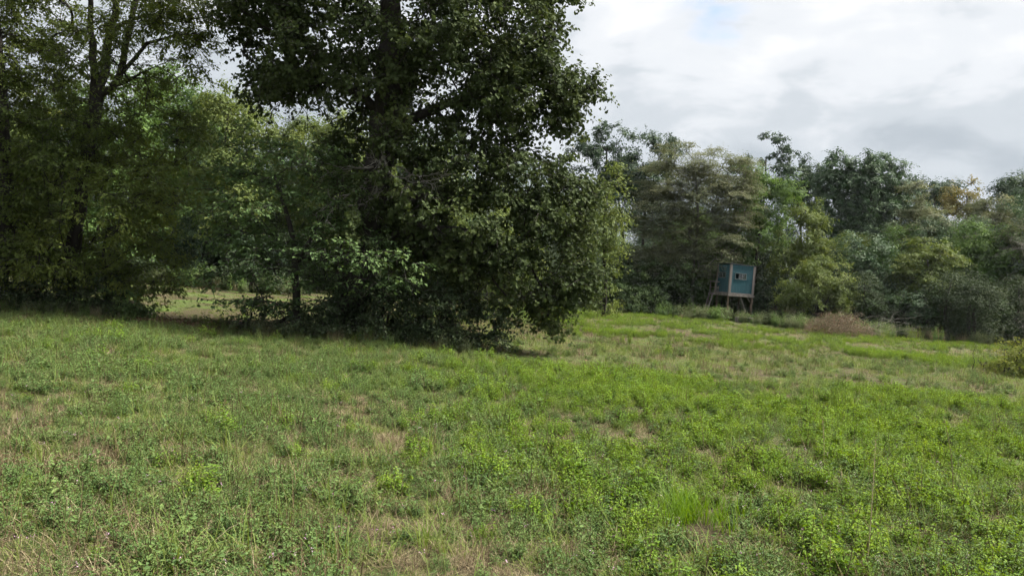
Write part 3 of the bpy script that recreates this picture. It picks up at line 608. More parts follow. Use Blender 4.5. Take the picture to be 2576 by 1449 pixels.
# ------------------------------------------------------------------ tree line on the right, named one by one
R = [
 ('wood_tree', 'thin-crowned dark oak just right of the big tree, sky showing through', 1520, 54, [(1500, 360, 45, 40), (1545, 340, 28, 40), (1530, 400, 60, 45), (1470, 400, 40, 35), (1570, 430, 60, 45), (1500, 450, 70, 45)], 'oak_dark', dict(per_m2=0.8, spread=(0.38, 0.28), tr=(0.16, 0.05), size=(.17, .12))),
 ('wood_tree', 'dense dark oak between the thin oak and the faded feathery tree', 1620, 54, [(1610, 370, 45, 40), (1590, 430, 60, 50), (1650, 400, 40, 40), (1640, 460, 60, 60), (1580, 510, 70, 60), (1690, 375, 36, 30)], 'oak_dark', dict(tr=(0.16, 0.05), size=(.17, .12))),
 ('wood_tree', 'pale yellow-green young tree touching the right flank of the big tree', 1525, 33, [(1530, 450, 34, 34), (1535, 500, 50, 45), (1500, 560, 70, 60), (1545, 590, 50, 55), (1510, 650, 60, 50), (1495, 710, 50, 40), (1520, 760, 40, 26)], 'yellowgreen', dict(tr=(0.10, 0.03), per_m2=2.4, per_spray=44, spread=(0.34, 0.24), size=(.13, .085))),
 ('feathery_tree', 'wide faded olive-brown feathery tree above and left of the blind', 1745, 44, [(1740, 400, 85, 40), (1690, 450, 80, 50), (1800, 440, 80, 55), (1745, 500, 110, 55), (1660, 530, 60, 50), (1840, 510, 60, 55), (1700, 590, 90, 50), (1810, 590, 80, 50), (1640, 610, 60, 45), (1770, 650, 90, 40), (1680, 660, 70, 40), (1855, 440, 40, 45)], 'locust', dict(bark='bark_grey', carve=0.37, per_m2=2.4, per_spray=110, spread=(0.55, 0.13), size=(0.15, 0.055), shape='lance', up=1.2, outw=.5, rnd=.35, droop=.2, tr=(0.15, 0.04))),
 ('wood_tree', 'tallest oak of the right wood, clumped dark leaves against the cloud above the blind', 1925, 56, [(1895, 345, 22, 14), (1930, 350, 26, 16), (1965, 345, 20, 14), (1985, 372, 22, 16), (1875, 372, 26, 18), (1915, 385, 40, 20), (1955, 395, 36, 20), (1975, 425, 26, 20), (1890, 420, 50, 36), (1940, 450, 60, 40), (1900, 490, 60, 40)], 'oak_dark', dict(per_m2=1.1, spread=(0.24, 0.20), per_spray=60, shell=0.3, tr=(0.18, 0.05), size=(.17, .13))),
 ('vine_tree', 'fresh green vine-draped tree behind the roof of the blind', 1890, 45, [(1895, 440, 28, 26), (1930, 470, 40, 40), (1880, 510, 45, 50), (1950, 540, 50, 50), (1900, 590, 70, 45), (1990, 490, 26, 40)], 'green', dict(tr=(0.14, 0.04), per_m2=1.9, droop=1.0)),
 ('wood_tree', 'dark small oak crown right of the tallest oak', 2010, 55, [(2010, 425, 26, 30), (2000, 470, 44, 34), (2045, 445, 26, 26), (2030, 500, 50, 40)], 'oak_dark', dict(tr=(0.14, 0.05), size=(.17, .12), spread=(.36, .28))),
 ('wood_tree', 'left dome of the dense blue-green oaks on the right skyline', 2105, 52, [(2105, 420, 34, 34), (2085, 470, 44, 40), (2130, 470, 40, 44), (2100, 540, 60, 55), (2150, 560, 60, 50), (2080, 600, 60, 50)], 'oak', dict(spread=(.38, .30), per_m2=1.7, tr=(0.18, 0.05), size=(.17, .12))),
 ('wood_tree', 'tallest middle dome of the dense blue-green oaks on the right skyline', 2180, 51, [(2178, 410, 30, 28), (2165, 450, 40, 34), (2195, 470, 44, 40), (2180, 540, 60, 55), (2200, 610, 70, 50)], 'oak', dict(spread=(.38, .30), per_m2=1.7, tr=(0.18, 0.05), size=(.17, .12))),
 ('wood_tree', 'right dome of the dense blue-green oaks on the right skyline', 2240, 52, [(2222, 415, 30, 28), (2252, 440, 30, 34), (2230, 480, 46, 44), (2262, 500, 30, 40), (2245, 560, 55, 55), (2255, 630, 60, 45)], 'oak', dict(spread=(.38, .30), per_m2=1.7, tr=(0.18, 0.05), size=(.17, .12))),
 ('vine_tree', 'slim yellow-green tree of spiky shoots right of the blind', 2035, 43, [(2020, 545, 26, 40), (2050, 600, 30, 50), (2010, 610, 50, 50), (2050, 660, 45, 50), (1990, 660, 50, 50), (2065, 530, 14, 26)], 'yellowgreen', dict(tr=(0.12, 0.03), per_m2=1.9, spread=(.36, .30), droop=0.9)),
 ('wood_tree', 'yellow-tipped tree sloping down from the blue-green oaks', 2300, 47, [(2290, 490, 18, 30), (2310, 530, 36, 34), (2340, 560, 50, 40), (2300, 600, 60, 45), (2360, 610, 60, 45)], 'locust', dict(tr=(0.14, 0.04), per_m2=2.0, spread=(.5, .18))),
 ('wood_tree', 'orange-yellow turning treetop on the far right skyline', 2430, 53, [(2440, 480, 28, 22), (2400, 490, 30, 24), (2420, 515, 45, 26), (2450, 540, 40, 26)], 'autumn', dict(tr=(0.14, 0.04))),
 ('wood_tree', 'small dark treetop left of the orange-yellow one on the skyline', 2350, 56, [(2345, 480, 34, 20), (2385, 475, 26, 20), (2360, 510, 50, 30), (2300, 470, 22, 24)], 'oak_dark', dict(tr=(0.14, 0.04), size=(.17, .12))),
 ('wood_tree', 'dark oak crown in the upper right corner of the tree line', 2560, 52, [(2556, 460, 36, 24), (2590, 480, 50, 40), (2545, 495, 40, 24), (2600, 540, 70, 50), (2660, 470, 60, 50)], 'oak_dark', dict(tr=(0.16, 0.04), size=(.17, .12))),
 ('wood_tree', 'olive yellow-topped tree below the far right skyline', 2500, 48, [(2500, 520, 50, 26), (2530, 560, 50, 36), (2470, 560, 40, 36), (2500, 610, 60, 40)], 'locust', dict(tr=(0.14, 0.04), per_m2=2.0, spread=(.45, .2))),
 ('wood_tree', 'fresh green tree half way down the right end of the wood', 2480, 43, [(2440, 600, 40, 36), (2490, 640, 60, 44), (2430, 660, 50, 40), (2540, 640, 50, 50), (2500, 700, 70, 40)], 'green', dict(tr=(0.14, 0.04), per_m2=1.8)),
 ('wood_tree', 'yellow-green domed small tree in the right half, below the dark oaks', 2330, 41, [(2335, 620, 40, 24), (2310, 650, 50, 30), (2365, 660, 50, 32), (2330, 700, 70, 40), (2290, 690, 40, 36)], 'yellowgreen', dict(tr=(0.10, 0.03), per_m2=2.2, spread=(.42, .16), bark='bark_grey')),
 ('wood_tree', 'dark green low tree under the blue-green oaks, right of the bushy yellow-edged one', 2190, 42, [(2180, 640, 60, 40), (2140, 680, 50, 44), (2220, 690, 60, 44), (2180, 740, 70, 44)], 'oak', dict(tr=(0.12, 0.03), per_m2=1.9)),
 ('wood_tree', 'dim brownish tree at the right picture edge behind the bare branches', 2570, 42, [(2570, 600, 40, 50), (2600, 680, 60, 60), (2550, 740, 60, 50), (2630, 600, 60, 60)], 'locust', dict(tr=(0.14, 0.04), per_m2=1.3, spread=(.45, .25), bark='bark_grey')),
 ('wood_tree', 'broad dark tree straight behind the blind cabin', 1850, 47, [(1850, 650, 70, 40), (1920, 650, 70, 45), (1790, 690, 60, 40), (1960, 700, 60, 45), (1870, 720, 80, 40)], 'dim', dict(tr=(0.14, 0.04), per_m2=1.9)),
 ('vine_tree', 'big-leaved grape-green growth just left of the blind cabin', 1770, 45.2, [(1790, 640, 50, 26), (1770, 690, 50, 34), (1780, 740, 40, 34), (1850, 635, 50, 22)], 'green', dict(tr=(0.08, 0.03), per_m2=2.4, size=(.2, .15), droop=1.1)),
]
for k, (nm, lab, bu, d, lob, lf, kw) in enumerate(R):
    ft(nm, lab, bu, d, lob, lf, 100 + k, **kw)

sh = dict(jit=1.5, per_m2=2.4, per_spray=84, spread=(0.33, 0.22), size=(0.12, 0.075), stems=5, tr=(0.05, 0.015), group='shrubs of the wood edge', parts=('stems', 'foliage'), tip=0.008, crook=0.22, up=0.7, outw=1.0, rnd=0.4, tvar=(0.11, 0.19), carve=0.43)
SH = [
 ('large brownish dark shrub left of the blind', 1660, 43, [(1650, 690, 70, 34), (1700, 690, 60, 36), (1680, 740, 90, 36), (1610, 720, 60, 40)], 'shadeleaf', {}),
 ('dark shrub nearest the hanging branch of the big tree', 1540, 42, [(1540, 690, 60, 40), (1520, 740, 60, 34), (1580, 740, 50, 36)], 'shadeleaf', {}),
 ('low dark shrub at the field edge below the brownish shrub', 1640, 41.5, [(1640, 770, 70, 22), (1570, 770, 50, 20), (1710, 775, 50, 22)], 'shadeleaf', {}),
 ('big rounded shrub with yellow-lit right side, right of the blind', 2060, 40, [(2040, 690, 60, 46), (2090, 700, 55, 44), (2060, 745, 80, 40), (2110, 740, 38, 36), (2010, 740, 50, 40)], 'yellowgreen', dict(per_m2=2.8)),
 ('leafy green shrub at the left foot of the blind', 1775, 40.5, [(1765, 792, 45, 18), (1805, 800, 30, 10), (1735, 797, 36, 12)], 'green', dict(size=(.11, .07))),
 ('weedy green shrub between the front legs of the blind', 1865, 40.4, [(1852, 808, 34, 7), (1875, 800, 10, 8), (1915, 800, 24, 14)], 'green', dict(size=(.10, .06))),
 ('dark cedar-like bushy shrub behind the right leg of the blind', 1935, 42.5, [(1935, 700, 22, 26), (1935, 735, 34, 30), (1935, 770, 40, 26)], 'cedar', dict(size=(.10, .03), shape='lance', up=.3, droop=-.3)),
 ('grey-green weed bank right of the blind', 1970, 38.5, [(1960, 800, 40, 18), (2000, 805, 40, 18), (2035, 815, 30, 16), (1925, 810, 30, 14)], 'greygreen', dict(size=(.09, .035), shape='lance', spread=(.26, .16))),
 ('grey-green weeds covering the right end of the brush pile', 2195, 36, [(2190, 825, 36, 16), (2160, 812, 22, 14), (2215, 842, 26, 10), (2075, 838, 30, 10), (2110, 800, 26, 10), (2130, 846, 26, 7)], 'greygreen', dict(size=(.08, .03), shape='lance', spread=(.24, .15))),
 ('dark shrub behind the bare poles of the brush pile', 2210, 40, [(2200, 770, 60, 30), (2240, 800, 50, 26), (2160, 770, 40, 26)], 'shadeleaf', {}),
 ('dark green shrub right of the bare poles', 2310, 39.5, [(2300, 770, 60, 36), (2340, 800, 50, 30), (2270, 815, 50, 22)], 'oak', {}),
 ('thin dark shrub with pale stems below the yellow-green dome tree', 2380, 39.5, [(2380, 740, 60, 36), (2400, 790, 60, 30), (2380, 830, 60, 18)], 'shadeleaf', dict(bark='bark_grey', per_m2=1.7)),
 ('dark shrub below the bare branches at the right', 2480, 39, [(2470, 780, 60, 40), (2500, 820, 60, 26), (2530, 780, 50, 40)], 'shadeleaf', {}),
 ('dark shrub at the far right edge of the field', 2570, 38.5, [(2570, 800, 50, 44), (2620, 790, 60, 60), (2560, 845, 50, 18)], 'shadeleaf', {}),
 ('low fringe shrub along the right field edge', 2430, 38, [(2420, 845, 50, 12), (2360, 838, 40, 10)], 'shadeleaf', {}),
 ('low weedy shrub left of the blind at the field edge', 1500, 42, [(1490, 770, 50, 12), (1440, 765, 40, 12)], 'greygreen', dict(size=(.10, .04))),
]
for k, (lab, bu, d, lob, lf, kw) in enumerate(SH):
    a = dict(sh); a.update(kw)
    woody('shrub', lab, 'shrub', bu, d, lob, lf, seed=200 + k, **a)

# yellowish bush near the right edge of the field, and the sapling beside it
woody('bush', 'yellow-green leafy bush standing in the field at the right picture edge', 'bush', 2560, 18.8, [(2545, 875, 42, 24, 0, .4), (2565, 910, 60, 34, 0, .6), (2515, 912, 45, 30, 0, .5), (2605, 890, 60, 45, 0, .7), (2540, 935, 50, 16, -.2, .4)], 'lime', seed=300, per_m2=7, per_spray=44, spread=(.17, .12), size=(.07, .04), stems=6, tr=(.02, .008), tip=.004, twigs=1, parts=('stems', 'foliage'), crook=.25, carve=.36)
woody('bush', 'low brownish twiggy bush left of the yellow-green edge bush', 'bush', 2490, 19.8, [(2488, 924, 24, 10, 0, .25, .7), (2470, 915, 12, 8, 0, .2, .6)], 'greygreen', seed=301, per_m2=7, per_spray=20, spread=(.15, .10), size=(.05, .02), stems=6, tr=(.015, .006), tip=.004, twigs=2, parts=('stems', 'foliage'), crook=.3)
woody('sapling', 'thin sapling with a tuft of leaves in the field near the right edge', 'sapling', 2457, 20.0, [(2452, 868, 14, 8, 0, .12), (2457, 880, 8, 6, 0, .08)], 'yellowgreen', seed=302, per_m2=12, per_spray=10, spread=(.07, .05), size=(.06, .03), tr=(.012, .005), tip=.003, parts=('stem', 'foliage'))
# ------------------------------------------------------------------ hunting blind on stilts
M['teal'] = rough_mat('weathered_teal_paint', [(0, (0.017, 0.062, 0.080)), (0.5, (0.024, 0.083, 0.106)), (1, (0.044, 0.112, 0.132))], 7.0, (1, 1, 0.35), 0.75, 0.03)
M['timber'] = rough_mat('grey_weathered_timber', [(0, (0.10, 0.085, 0.075)), (0.5, (0.21, 0.185, 0.165)), (1, (0.33, 0.30, 0.27))], 6, (1, 1, 0.2), 0.85, 0.25)
M['trimwood'] = rough_mat('grey_brown_trim_board', [(0, (0.13, 0.11, 0.10)), (0.5, (0.20, 0.175, 0.165)), (1, (0.27, 0.24, 0.23))], 5, (1, 1, 0.2), 0.8, 0.15)
M['log'] = rough_mat('brown_peeled_pole', [(0, (0.07, 0.05, 0.035)), (0.5, (0.15, 0.11, 0.08)), (1, (0.28, 0.23, 0.18))], 5, (1, 1, 0.15), 0.85, 0.3)
M['palepaint'] = rough_mat('pale_aluminium_frame', [(0, (0.09, 0.12, 0.13)), (1, (0.20, 0.23, 0.24))], 6, (1, 1, 1), 0.5, 0.05)
M['roofing'] = rough_mat('dull_roofing_sheet', [(0, (0.05, 0.06, 0.06)), (1, (0.13, 0.14, 0.14))], 6, (1, 1, 1), 0.7, 0.15)
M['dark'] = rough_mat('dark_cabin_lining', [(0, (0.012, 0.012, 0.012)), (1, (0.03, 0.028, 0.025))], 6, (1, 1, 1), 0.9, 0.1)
def glass():
    m, nt, N, L = mat_nodes('window_glass')
    p = N.new('ShaderNodeBsdfPrincipled'); p.inputs['Base Color'].default_value = (0.6, 0.65, 0.65, 1); p.inputs['Roughness'].default_value = 0.06
    p.inputs['Transmission Weight'].default_value = 0.9; p.inputs['IOR'].default_value = 1.45
    o = N.new('ShaderNodeOutputMaterial'); L.new(p.outputs[0], o.inputs[0]); return m
M['glass'] = glass()

def blind():
    D = 41.5
    s = D / FPX
    c0 = at(1833, 738, D)                       # near lower corner of the cabin
    gz0 = float(gz(c0[0], c0[1]))
    fl = c0[2]                                  # floor level
    base = np.array([c0[0], c0[1], gz0])
    root = thing('hunting_blind', 'teal box blind with slit windows raised on wooden poles at the wood edge', 'hunting blind', base)
    # right face runs to the right and away, left face to the left and away
    a1 = math.radians(13.0)                     # world direction of the front face
    ex = np.array([math.cos(a1), math.sin(a1), 0]); ey = np.array([-math.sin(a1), math.cos(a1), 0])
    Wd, Dp, H = 1.62, 1.50, 1.72
    Mx = np.eye(4); Mx[:3, 0] = ex; Mx[:3, 1] = ey; Mx[:3, 2] = [0, 0, 1]; Mx[:3, 3] = [c0[0], c0[1], fl]
    # x along the front face, y away from us along the left face, z up, origin at the near left corner
    def W3(p): return Mx[:3, :3] @ np.asarray(p, float) + Mx[:3, 3]
    def part(name, boxes, mat, parent=root, bev=0.0, **kw):
        mb = MB()
        for lo, hi in boxes: box(mb, lo, hi, Mx)
        return link(name, mb.mesh(name, M[mat], False, base), parent, **kw)
    th = 0.03
    Hl = lambda x, y: H + 0.05 - 0.06 * x / Wd
    # wall panels round their window openings
    fx0, fx1, fz0, fz1 = 0.36, 1.05, 0.90, 1.22
    front = part('wall_panel', [((0, 0, 0.0), (Wd, th, fz0)), ((0, 0, fz1), (Wd, th, H)), ((0, 0, fz0), (fx0, th, fz1)), ((fx1, 0, fz0), (Wd, th, fz1))], 'teal')
    ly0, ly1, lz0, lz1 = 0.52, 1.28, 0.94, 1.24
    left = part('wall_panel', [((0, th, 0), (th, Dp - th, lz0)), ((0, th, lz1), (th, Dp - th, H)), ((0, th, lz0), (th, ly0, lz1)), ((0, ly1, lz0), (th, Dp - th, lz1))], 'teal')
    part('wall_panel', [((Wd - th, th, 0), (Wd, Dp - th, 0.95)), ((Wd - th, th, 1.25), (Wd, Dp - th, H)), ((Wd - th, th, 0.95), (Wd, 0.45, 1.25)), ((Wd - th, 1.05, 0.95), (Wd, Dp - th, 1.25))], 'teal')
    part('wall_panel', [((0, Dp - th, 0), (Wd, Dp, 0.95)), ((0, Dp - th, 1.25), (Wd, Dp, H)), ((0, Dp - th, .95), (0.55, Dp, 1.25)), ((1.15, Dp - th, .95), (Wd, Dp, 1.25))], 'teal')
    # battens beside the front window
    for z in (0.87, 1.215):
        part('batten', [((0.11, -0.012, z), (Wd - 0.12, -0.001, z + 0.028))], 'teal')
    # corner trim boards
    cw = 0.115
    part('corner_board', [((-0.022, -0.022, -0.02), (cw, -0.0015, H + 0.02)), ((-0.022, -0.0014, -0.02), (-0.0015, cw * 0.8, H + 0.02))], 'trimwood')
    part('corner_board', [((Wd - cw, -0.022, -0.02), (Wd + 0.022, -0.0015, H - 0.03)), ((Wd + 0.0015, -0.0014, -0.02), (Wd + 0.022, cw, H - 0.03))], 'trimwood')
    part('corner_board', [((-0.022, Dp - cw, -0.02), (-0.0015, Dp + 0.022, H + 0.02)), ((-0.0014, Dp + 0.0015, -0.02), (cw, Dp + 0.022, H + 0.02))], 'trimwood')
    part('skirt_board', [((cw, -0.018, -0.02), (Wd - cw, -0.0015, 0.06))], 'trimwood')
    part('skirt_board', [((-0.018, cw * 0.8, -0.02), (-0.0015, Dp - cw, 0.06))], 'trimwood')
    # windows
    w = part('window', [((fx0 - .03, -0.026, fz0 - .035), (fx1 + .03, -0.002, fz0)), ((fx0 - .03, -0.024, fz1), (fx1 + .03, -0.002, fz1 + .03)), ((fx0 - .03, -0.020, fz0), (fx0, -0.002, fz1)), ((fx1, -0.020, fz0), (fx1 + .03, -0.002, fz1)), ((0.60, 0.004, fz0), (0.625, 0.022, fz1)), ((0.80, 0.004, fz0), (0.825, 0.022, fz1))], 'palepaint')
    part('pane', [((0.825, 0.010, fz0 + .002), (fx1 - .002, 0.014, fz1 - .002))], 'glass', w); part('pane', [((0.625, 0.010, fz0 + .002), (0.80, 0.014, fz1 - .002))], 'glass', w)
    w = part('window', [((-0.024, ly0 - .03, lz0 - .03), (-0.002, ly1 + .03, lz0)), ((-0.022, ly0 - .03, lz1), (-0.002, ly1 + .03, lz1 + .025)), ((-0.020, ly0 - .03, lz0), (-0.002, ly0, lz1)), ((-0.020, ly1, lz0), (-0.002, ly1 + .03, lz1)), ((0.004, 0.86, lz0), (0.022, 0.90, lz1))], 'palepaint')
    part('pane', [((0.010, ly0 + .002, lz0 + .002), (0.014, 0.858, lz1 - .002))], 'glass', w); part('pane', [((0.010, 0.902, lz0 + .002), (0.014, ly1 - .002, lz1 - .002))], 'glass', w)
    # lining: the dark inside
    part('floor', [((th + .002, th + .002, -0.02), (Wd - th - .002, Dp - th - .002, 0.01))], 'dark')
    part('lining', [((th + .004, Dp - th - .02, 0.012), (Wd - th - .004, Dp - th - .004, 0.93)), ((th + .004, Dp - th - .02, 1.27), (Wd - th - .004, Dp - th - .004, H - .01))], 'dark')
    # roof: thin sheet pitched a little to the right
    mb = MB(); o = 0.05
    q = [(-o, -o), (Wd + o, -o), (Wd + o, Dp + o), (-o, Dp + o)]
    V = [W3((x, y, H + 0.055 - 0.055 * (x / Wd) + 0.02 * (y / Dp))) for x, y in q] + [W3((x, y, H + 0.082 - 0.055 * (x / Wd) + 0.02 * (y / Dp))) for x, y in q]
    mb.add(V, [[0, 3, 2, 1], [4, 5, 6, 7], [0, 1, 5, 4], [1, 2, 6, 5], [2, 3, 7, 6], [3, 0, 4, 7]])
    link('roof', mb.mesh('roof', M['roofing'], False, base), root)
    # platform: rim boards, joists and landing on the left
    part('rim_board', [((-0.06, -0.055, -0.15), (Wd + 0.06, -0.015, -0.025))], 'timber'); part('rim_board', [((-0.34, 1.10, -0.15), (-0.30, 1.80, -0.03))], 'timber')
    part('rim_board', [((-0.34, 1.055, -0.145), (-0.024, 1.095, -0.03))], 'timber'); part('rim_board', [((-0.056, -0.012, -0.148), (-0.02, 1.05, -0.028))], 'timber')
    part('rim_board', [((Wd + .02, -0.012, -0.15), (Wd + 0.06, Dp, -0.03))], 'timber'); part('rim_board', [((-0.018, Dp + .002, -0.15), (Wd + 0.06, Dp + .04, -0.03))], 'timber')
    for x in (0.3, 0.8, 1.3): part('joist', [((x, 0.0, -0.14), (x + 0.045, Dp - 0.005, -0.032))], 'timber')
    for k in range(2): part('deck_board', [((-0.295 + k * 0.13, 1.10, -0.028), (-0.175 + k * 0.13 - 0.004, 1.78, -0.004))], 'timber')
    # poles
    r = np.random.default_rng(8)
    def pole(x, y, r0, x2=None, y2=None, ztop=-0.15):
        mb = MB(); a = W3((x, y, ztop)); b = W3((x if x2 is None else x2, y if y2 is None else y2, 0)); b[2] = float(gz(b[0], b[1])) - 0.25
        P = [a + (b - a) * t + r.normal(0, 0.012, 3) * [1, 1, 0] for t in np.linspace(0, 1, 8)]
        tube(mb, P, np.linspace(r0, r0 * 1.15, 8) * r.uniform(0.9, 1.1, 8), 8)
        link('pole', mb.mesh('pole', M['log'], True, base), root)
    pole(0.03, 0.06, 0.055); pole(Wd - 0.03, 0.06, 0.06); pole(0.03, Dp - .1, 0.055); pole(Wd - .05, Dp - .1, 0.055); pole(-0.32, 1.75, 0.035, -0.36, 1.75)
    mb = MB(); beam(mb, W3((0.85, 0.12, -0.14)), W3((1.30, 0.16, -1.05)), 0.10, 0.04); link('brace', mb.mesh('brace', M['timber'], False, base), root)
    mb = MB(); beam(mb, W3((1.30, 0.12, -0.14)), W3((1.5, 0.10, -0.42)), 0.08, 0.04); link('brace', mb.mesh('brace', M['timber'], False, base), root)
    # rail of the landing and the ladder below it
    for x, y, h in ((-0.28, 1.13, 0.70), (-0.07, 1.13, 0.40), (-0.28, 1.72, 0.70)):
        mb = MB(); beam(mb, W3((x, y, -0.12)), W3((x, y, h)), 0.045, 0.04, roll=a1); link('rail_post', mb.mesh('rail_post', M['timber'], False, base), root)
    for z in (0.66, 0.30):
        mb = MB(); beam(mb, W3((-0.33, 1.10, z)), W3((-0.03, 1.10, z - .01)), 0.025, 0.05); link('rail', mb.mesh('rail', M['timber'], False, base), root)
        mb = MB(); beam(mb, W3((-0.315, 1.12, z)), W3((-0.315, 1.78, z)), 0.025, 0.05); link('rail', mb.mesh('rail', M['timber'], False, base), root)
    la, lb = W3((-0.36, 1.2, -0.05)), W3((-0.74, 1.2, -fl + gz0)); dy = ey * 0.4
    for o_ in (0 * dy, dy):
        mb = MB(); beam(mb, la + o_, lb + o_, 0.04, 0.07); link('ladder_rail', mb.mesh('ladder_rail', M['timber'], False, base), root)
    for t in np.linspace(0.12, 0.9, 5):
        mb = MB(); p = la + (lb - la) * t; beam(mb, p - ey * 0.03, p + dy + ey * 0.03, 0.05, 0.03); link('rung', mb.mesh('rung', M['timber'], False, base), root)
    # plank step lying at the foot
    p = at(1876, 810, D - 1.6); g = float(gz(p[0], p[1]))
    st = thing('plank_pallet', 'small grey plank pallet lying in the weeds under the blind', 'pallet', (p[0], p[1], g))
    for k in range(3):
        mb = MB(); q0 = np.array([p[0], p[1], g + 0.30]) + ey * (k * 0.16); beam(mb, q0 - ex * 0.45, q0 + ex * 0.45, 0.13, 0.025); link('plank', mb.mesh('plank', M['timber'], False, (p[0], p[1], g)), st)
    for q in (-0.4, 0.4):
        mb = MB(); q0 = np.array([p[0], p[1], g + 0.14]) + ex * q; beam(mb, q0 - ey * 0.06, q0 + ey * 0.38, 0.09, 0.28); link('runner', mb.mesh('runner', M['timber'], False, (p[0], p[1], g)), st)
blind()

# ------------------------------------------------------------------ brush piles and dead branches
def brush():
    r = np.random.default_rng(31)
    D = 34.5; b = on_ground(2115, D)
    t = thing('brush_pile', 'heaped brown dead brush at the field edge, right of the blind', 'brush pile', b)
    mb = MB(); lf = MB()
    for k in range(230):
        q = nrm(r.normal(0, 1, 3)) * r.random() ** 0.5 * [1.75, 0.9, 1.1]; q[2] = abs(q[2])
        p = b + q * [1, 1, 0.9] + [0, 0, 0.05]
        twig_spray(mb, p, r.normal(0, 1, 3) * [1, 1, 0.45] + [0, 0, .2], r.uniform(0.4, 0.95), r.uniform(0.006, 0.014), 1, r, 0.35, 0.3, 3, (2, 4))
    n = 2600; q = nrm(r.normal(0, 1, (n, 3))) * (r.random((n, 1)) ** 0.4) * [1.75, 0.95, 1.1]; q[:, 2] = abs(q[:, 2])
    leaves(lf, b + q + [0, 0, .03], nrm(q), 0.085, 0.035, 'lance', 0.2, 0.5, 0.9, 0.8, r=r)
    link('sticks', mb.mesh('sticks', M['brushwood'], True, b), t, kind='stuff'); link('dead_leaves', lf.mesh('dead_leaves', M['deadleaf'], False, b), t, kind='stuff')
    # bare poles thrown to the right and behind
    D = 36.5; b = on_ground(2200, D); t = thing('branch_heap', 'heap of long bare grey branches pointing up to the right', 'branch heap', b)
    for k in range(17):
        mb = MB(); p = b + r.normal(0, 1, 3) * [0.55, 0.35, 0] + [0, 0, 0.15 + 0.35 * r.random()] - CR * 0.7
        twig_spray(mb, p, np.array([1.0, r.normal(0, .25), r.uniform(0.0, 0.52)]), r.uniform(1.3, 2.2), r.uniform(0.009, 0.017), 2, r, 0.16, 0.05, 4, (2, 3))
        link('branch', mb.mesh('branch', M['bark_grey'], True, b), t)
    D = 39.5; b = on_ground(2010, D); t = thing('branch_heap', 'small tangle of arching dead twigs above the weed bank', 'branch heap', b)
    for k in range(12):
        mb = MB(); twig_spray(mb, b + r.normal(0, 1, 3) * [0.5, 0.3, 0] + [0, 0, 0.1], np.array([r.normal(0, .6), r.normal(0, .3), 1.0]), r.uniform(1.0, 1.7), 0.014, 2, r, 0.3, 0.5, 3, (2, 3))
        link('branch', mb.mesh('branch', M['brushwood'], True, b), t)
    # bare grey branches at the right edge: a dead small tree whose limbs reach into the picture
    D = 37.0; b = on_ground(2665, D); t = thing('dead_tree', 'leafless pale dead tree whose bare limbs reach in from the right edge', 'dead tree', b)
    mb = MB(); tr = [b - [0, 0, .2], b + [0, 0, .5], at(2655, 720, D), at(2640, 640, D), at(2650, 560, D)]; tube(mb, tr, [0.13, 0.10, 0.08, 0.06, 0.02], 7)
    link('trunk', mb.mesh('trunk', M['deadwood'], True, b), t)
    for (u, v, du, dv, L, r0) in [(2645, 790, -1, 0.25, 2.8, .020), (2650, 740, -1, 0.10, 2.7, .020), (2645, 700, -1, 0.45, 2.4, .018), (2640, 650, -0.8, 0.5, 1.9, .016), (2650, 765, -1, 0.0, 2.4, .016), (2640, 620, -0.7, 0.8, 1.8, .014)]:
        mb = MB(); twig_spray(mb, at(u, v, D), CR * du + CU * dv - CF * 0.1, L, r0, 3, r, 0.28, 0.35, 4, (3, 5)); link('limb', mb.mesh('limb', M['deadwood'], True, b), t)
brush()
# ------------------------------------------------------------------ plants of the meadow
M['clover'] = leaf_mat('bright_clover_leaf', [(0, (0.060, 0.118, 0.016)), (0.5, (0.116, 0.198, 0.025)), (1, (0.205, 0.290, 0.040))], 0.35, 0.5, 0.35, 1.0, 0.2, 0.35)
M['forb'] = leaf_mat('dull_green_forb_leaf', [(0, (0.048, 0.090, 0.030)), (0.5, (0.085, 0.145, 0.044)), (1, (0.145, 0.200, 0.060))], 0.3, 0.5, 0.4, 1.0, 0.2, 0.35)
M['blade'] = leaf_mat('green_grass_blade', [(0, (0.070, 0.105, 0.022)), (0.5, (0.125, 0.175, 0.038)), (1, (0.220, 0.250, 0.085))], 0.35, 0.5, 0.35, 1.0, 0.2, 0.35)
M['lush'] = leaf_mat('lush_grass_blade', [(0, (0.075, 0.145, 0.015)), (1, (0.150, 0.255, 0.028))], 0.4, 0.5, 0.35, 1.0, 0.2, 0.2)
M['straw'] = leaf_mat('dry_straw_blade', [(0, (0.090, 0.070, 0.040)), (0.5, (0.190, 0.155, 0.092)), (1, (0.370, 0.315, 0.205))], 0.25, 0.65, 0.25, 1.0, 0.2, 0.35)
M['stem'] = leaf_mat('reddish_stem', [(0, (0.060, 0.050, 0.025)), (1, (0.130, 0.110, 0.050))], 0.1, 0.6, 0.3)
M['brownstem'] = leaf_mat('dry_reddish_stalk', [(0, (0.060, 0.040, 0.024)), (1, (0.150, 0.105, 0.062))], 0.1, 0.6, 0.3)
M['pink'] = leaf_mat('pale_pink_petal', [(0, (0.45, 0.24, 0.40)), (1, (0.62, 0.42, 0.56))], 0.3, 0.6, 0.2)
M['litter'] = leaf_mat('fallen_brown_leaf', [(0, (0.07, 0.042, 0.026)), (0.5, (0.14, 0.09, 0.058)), (1, (0.24, 0.17, 0.12))], 0.1, 0.7, 0.2, 1.0, 0.2, 0.4)

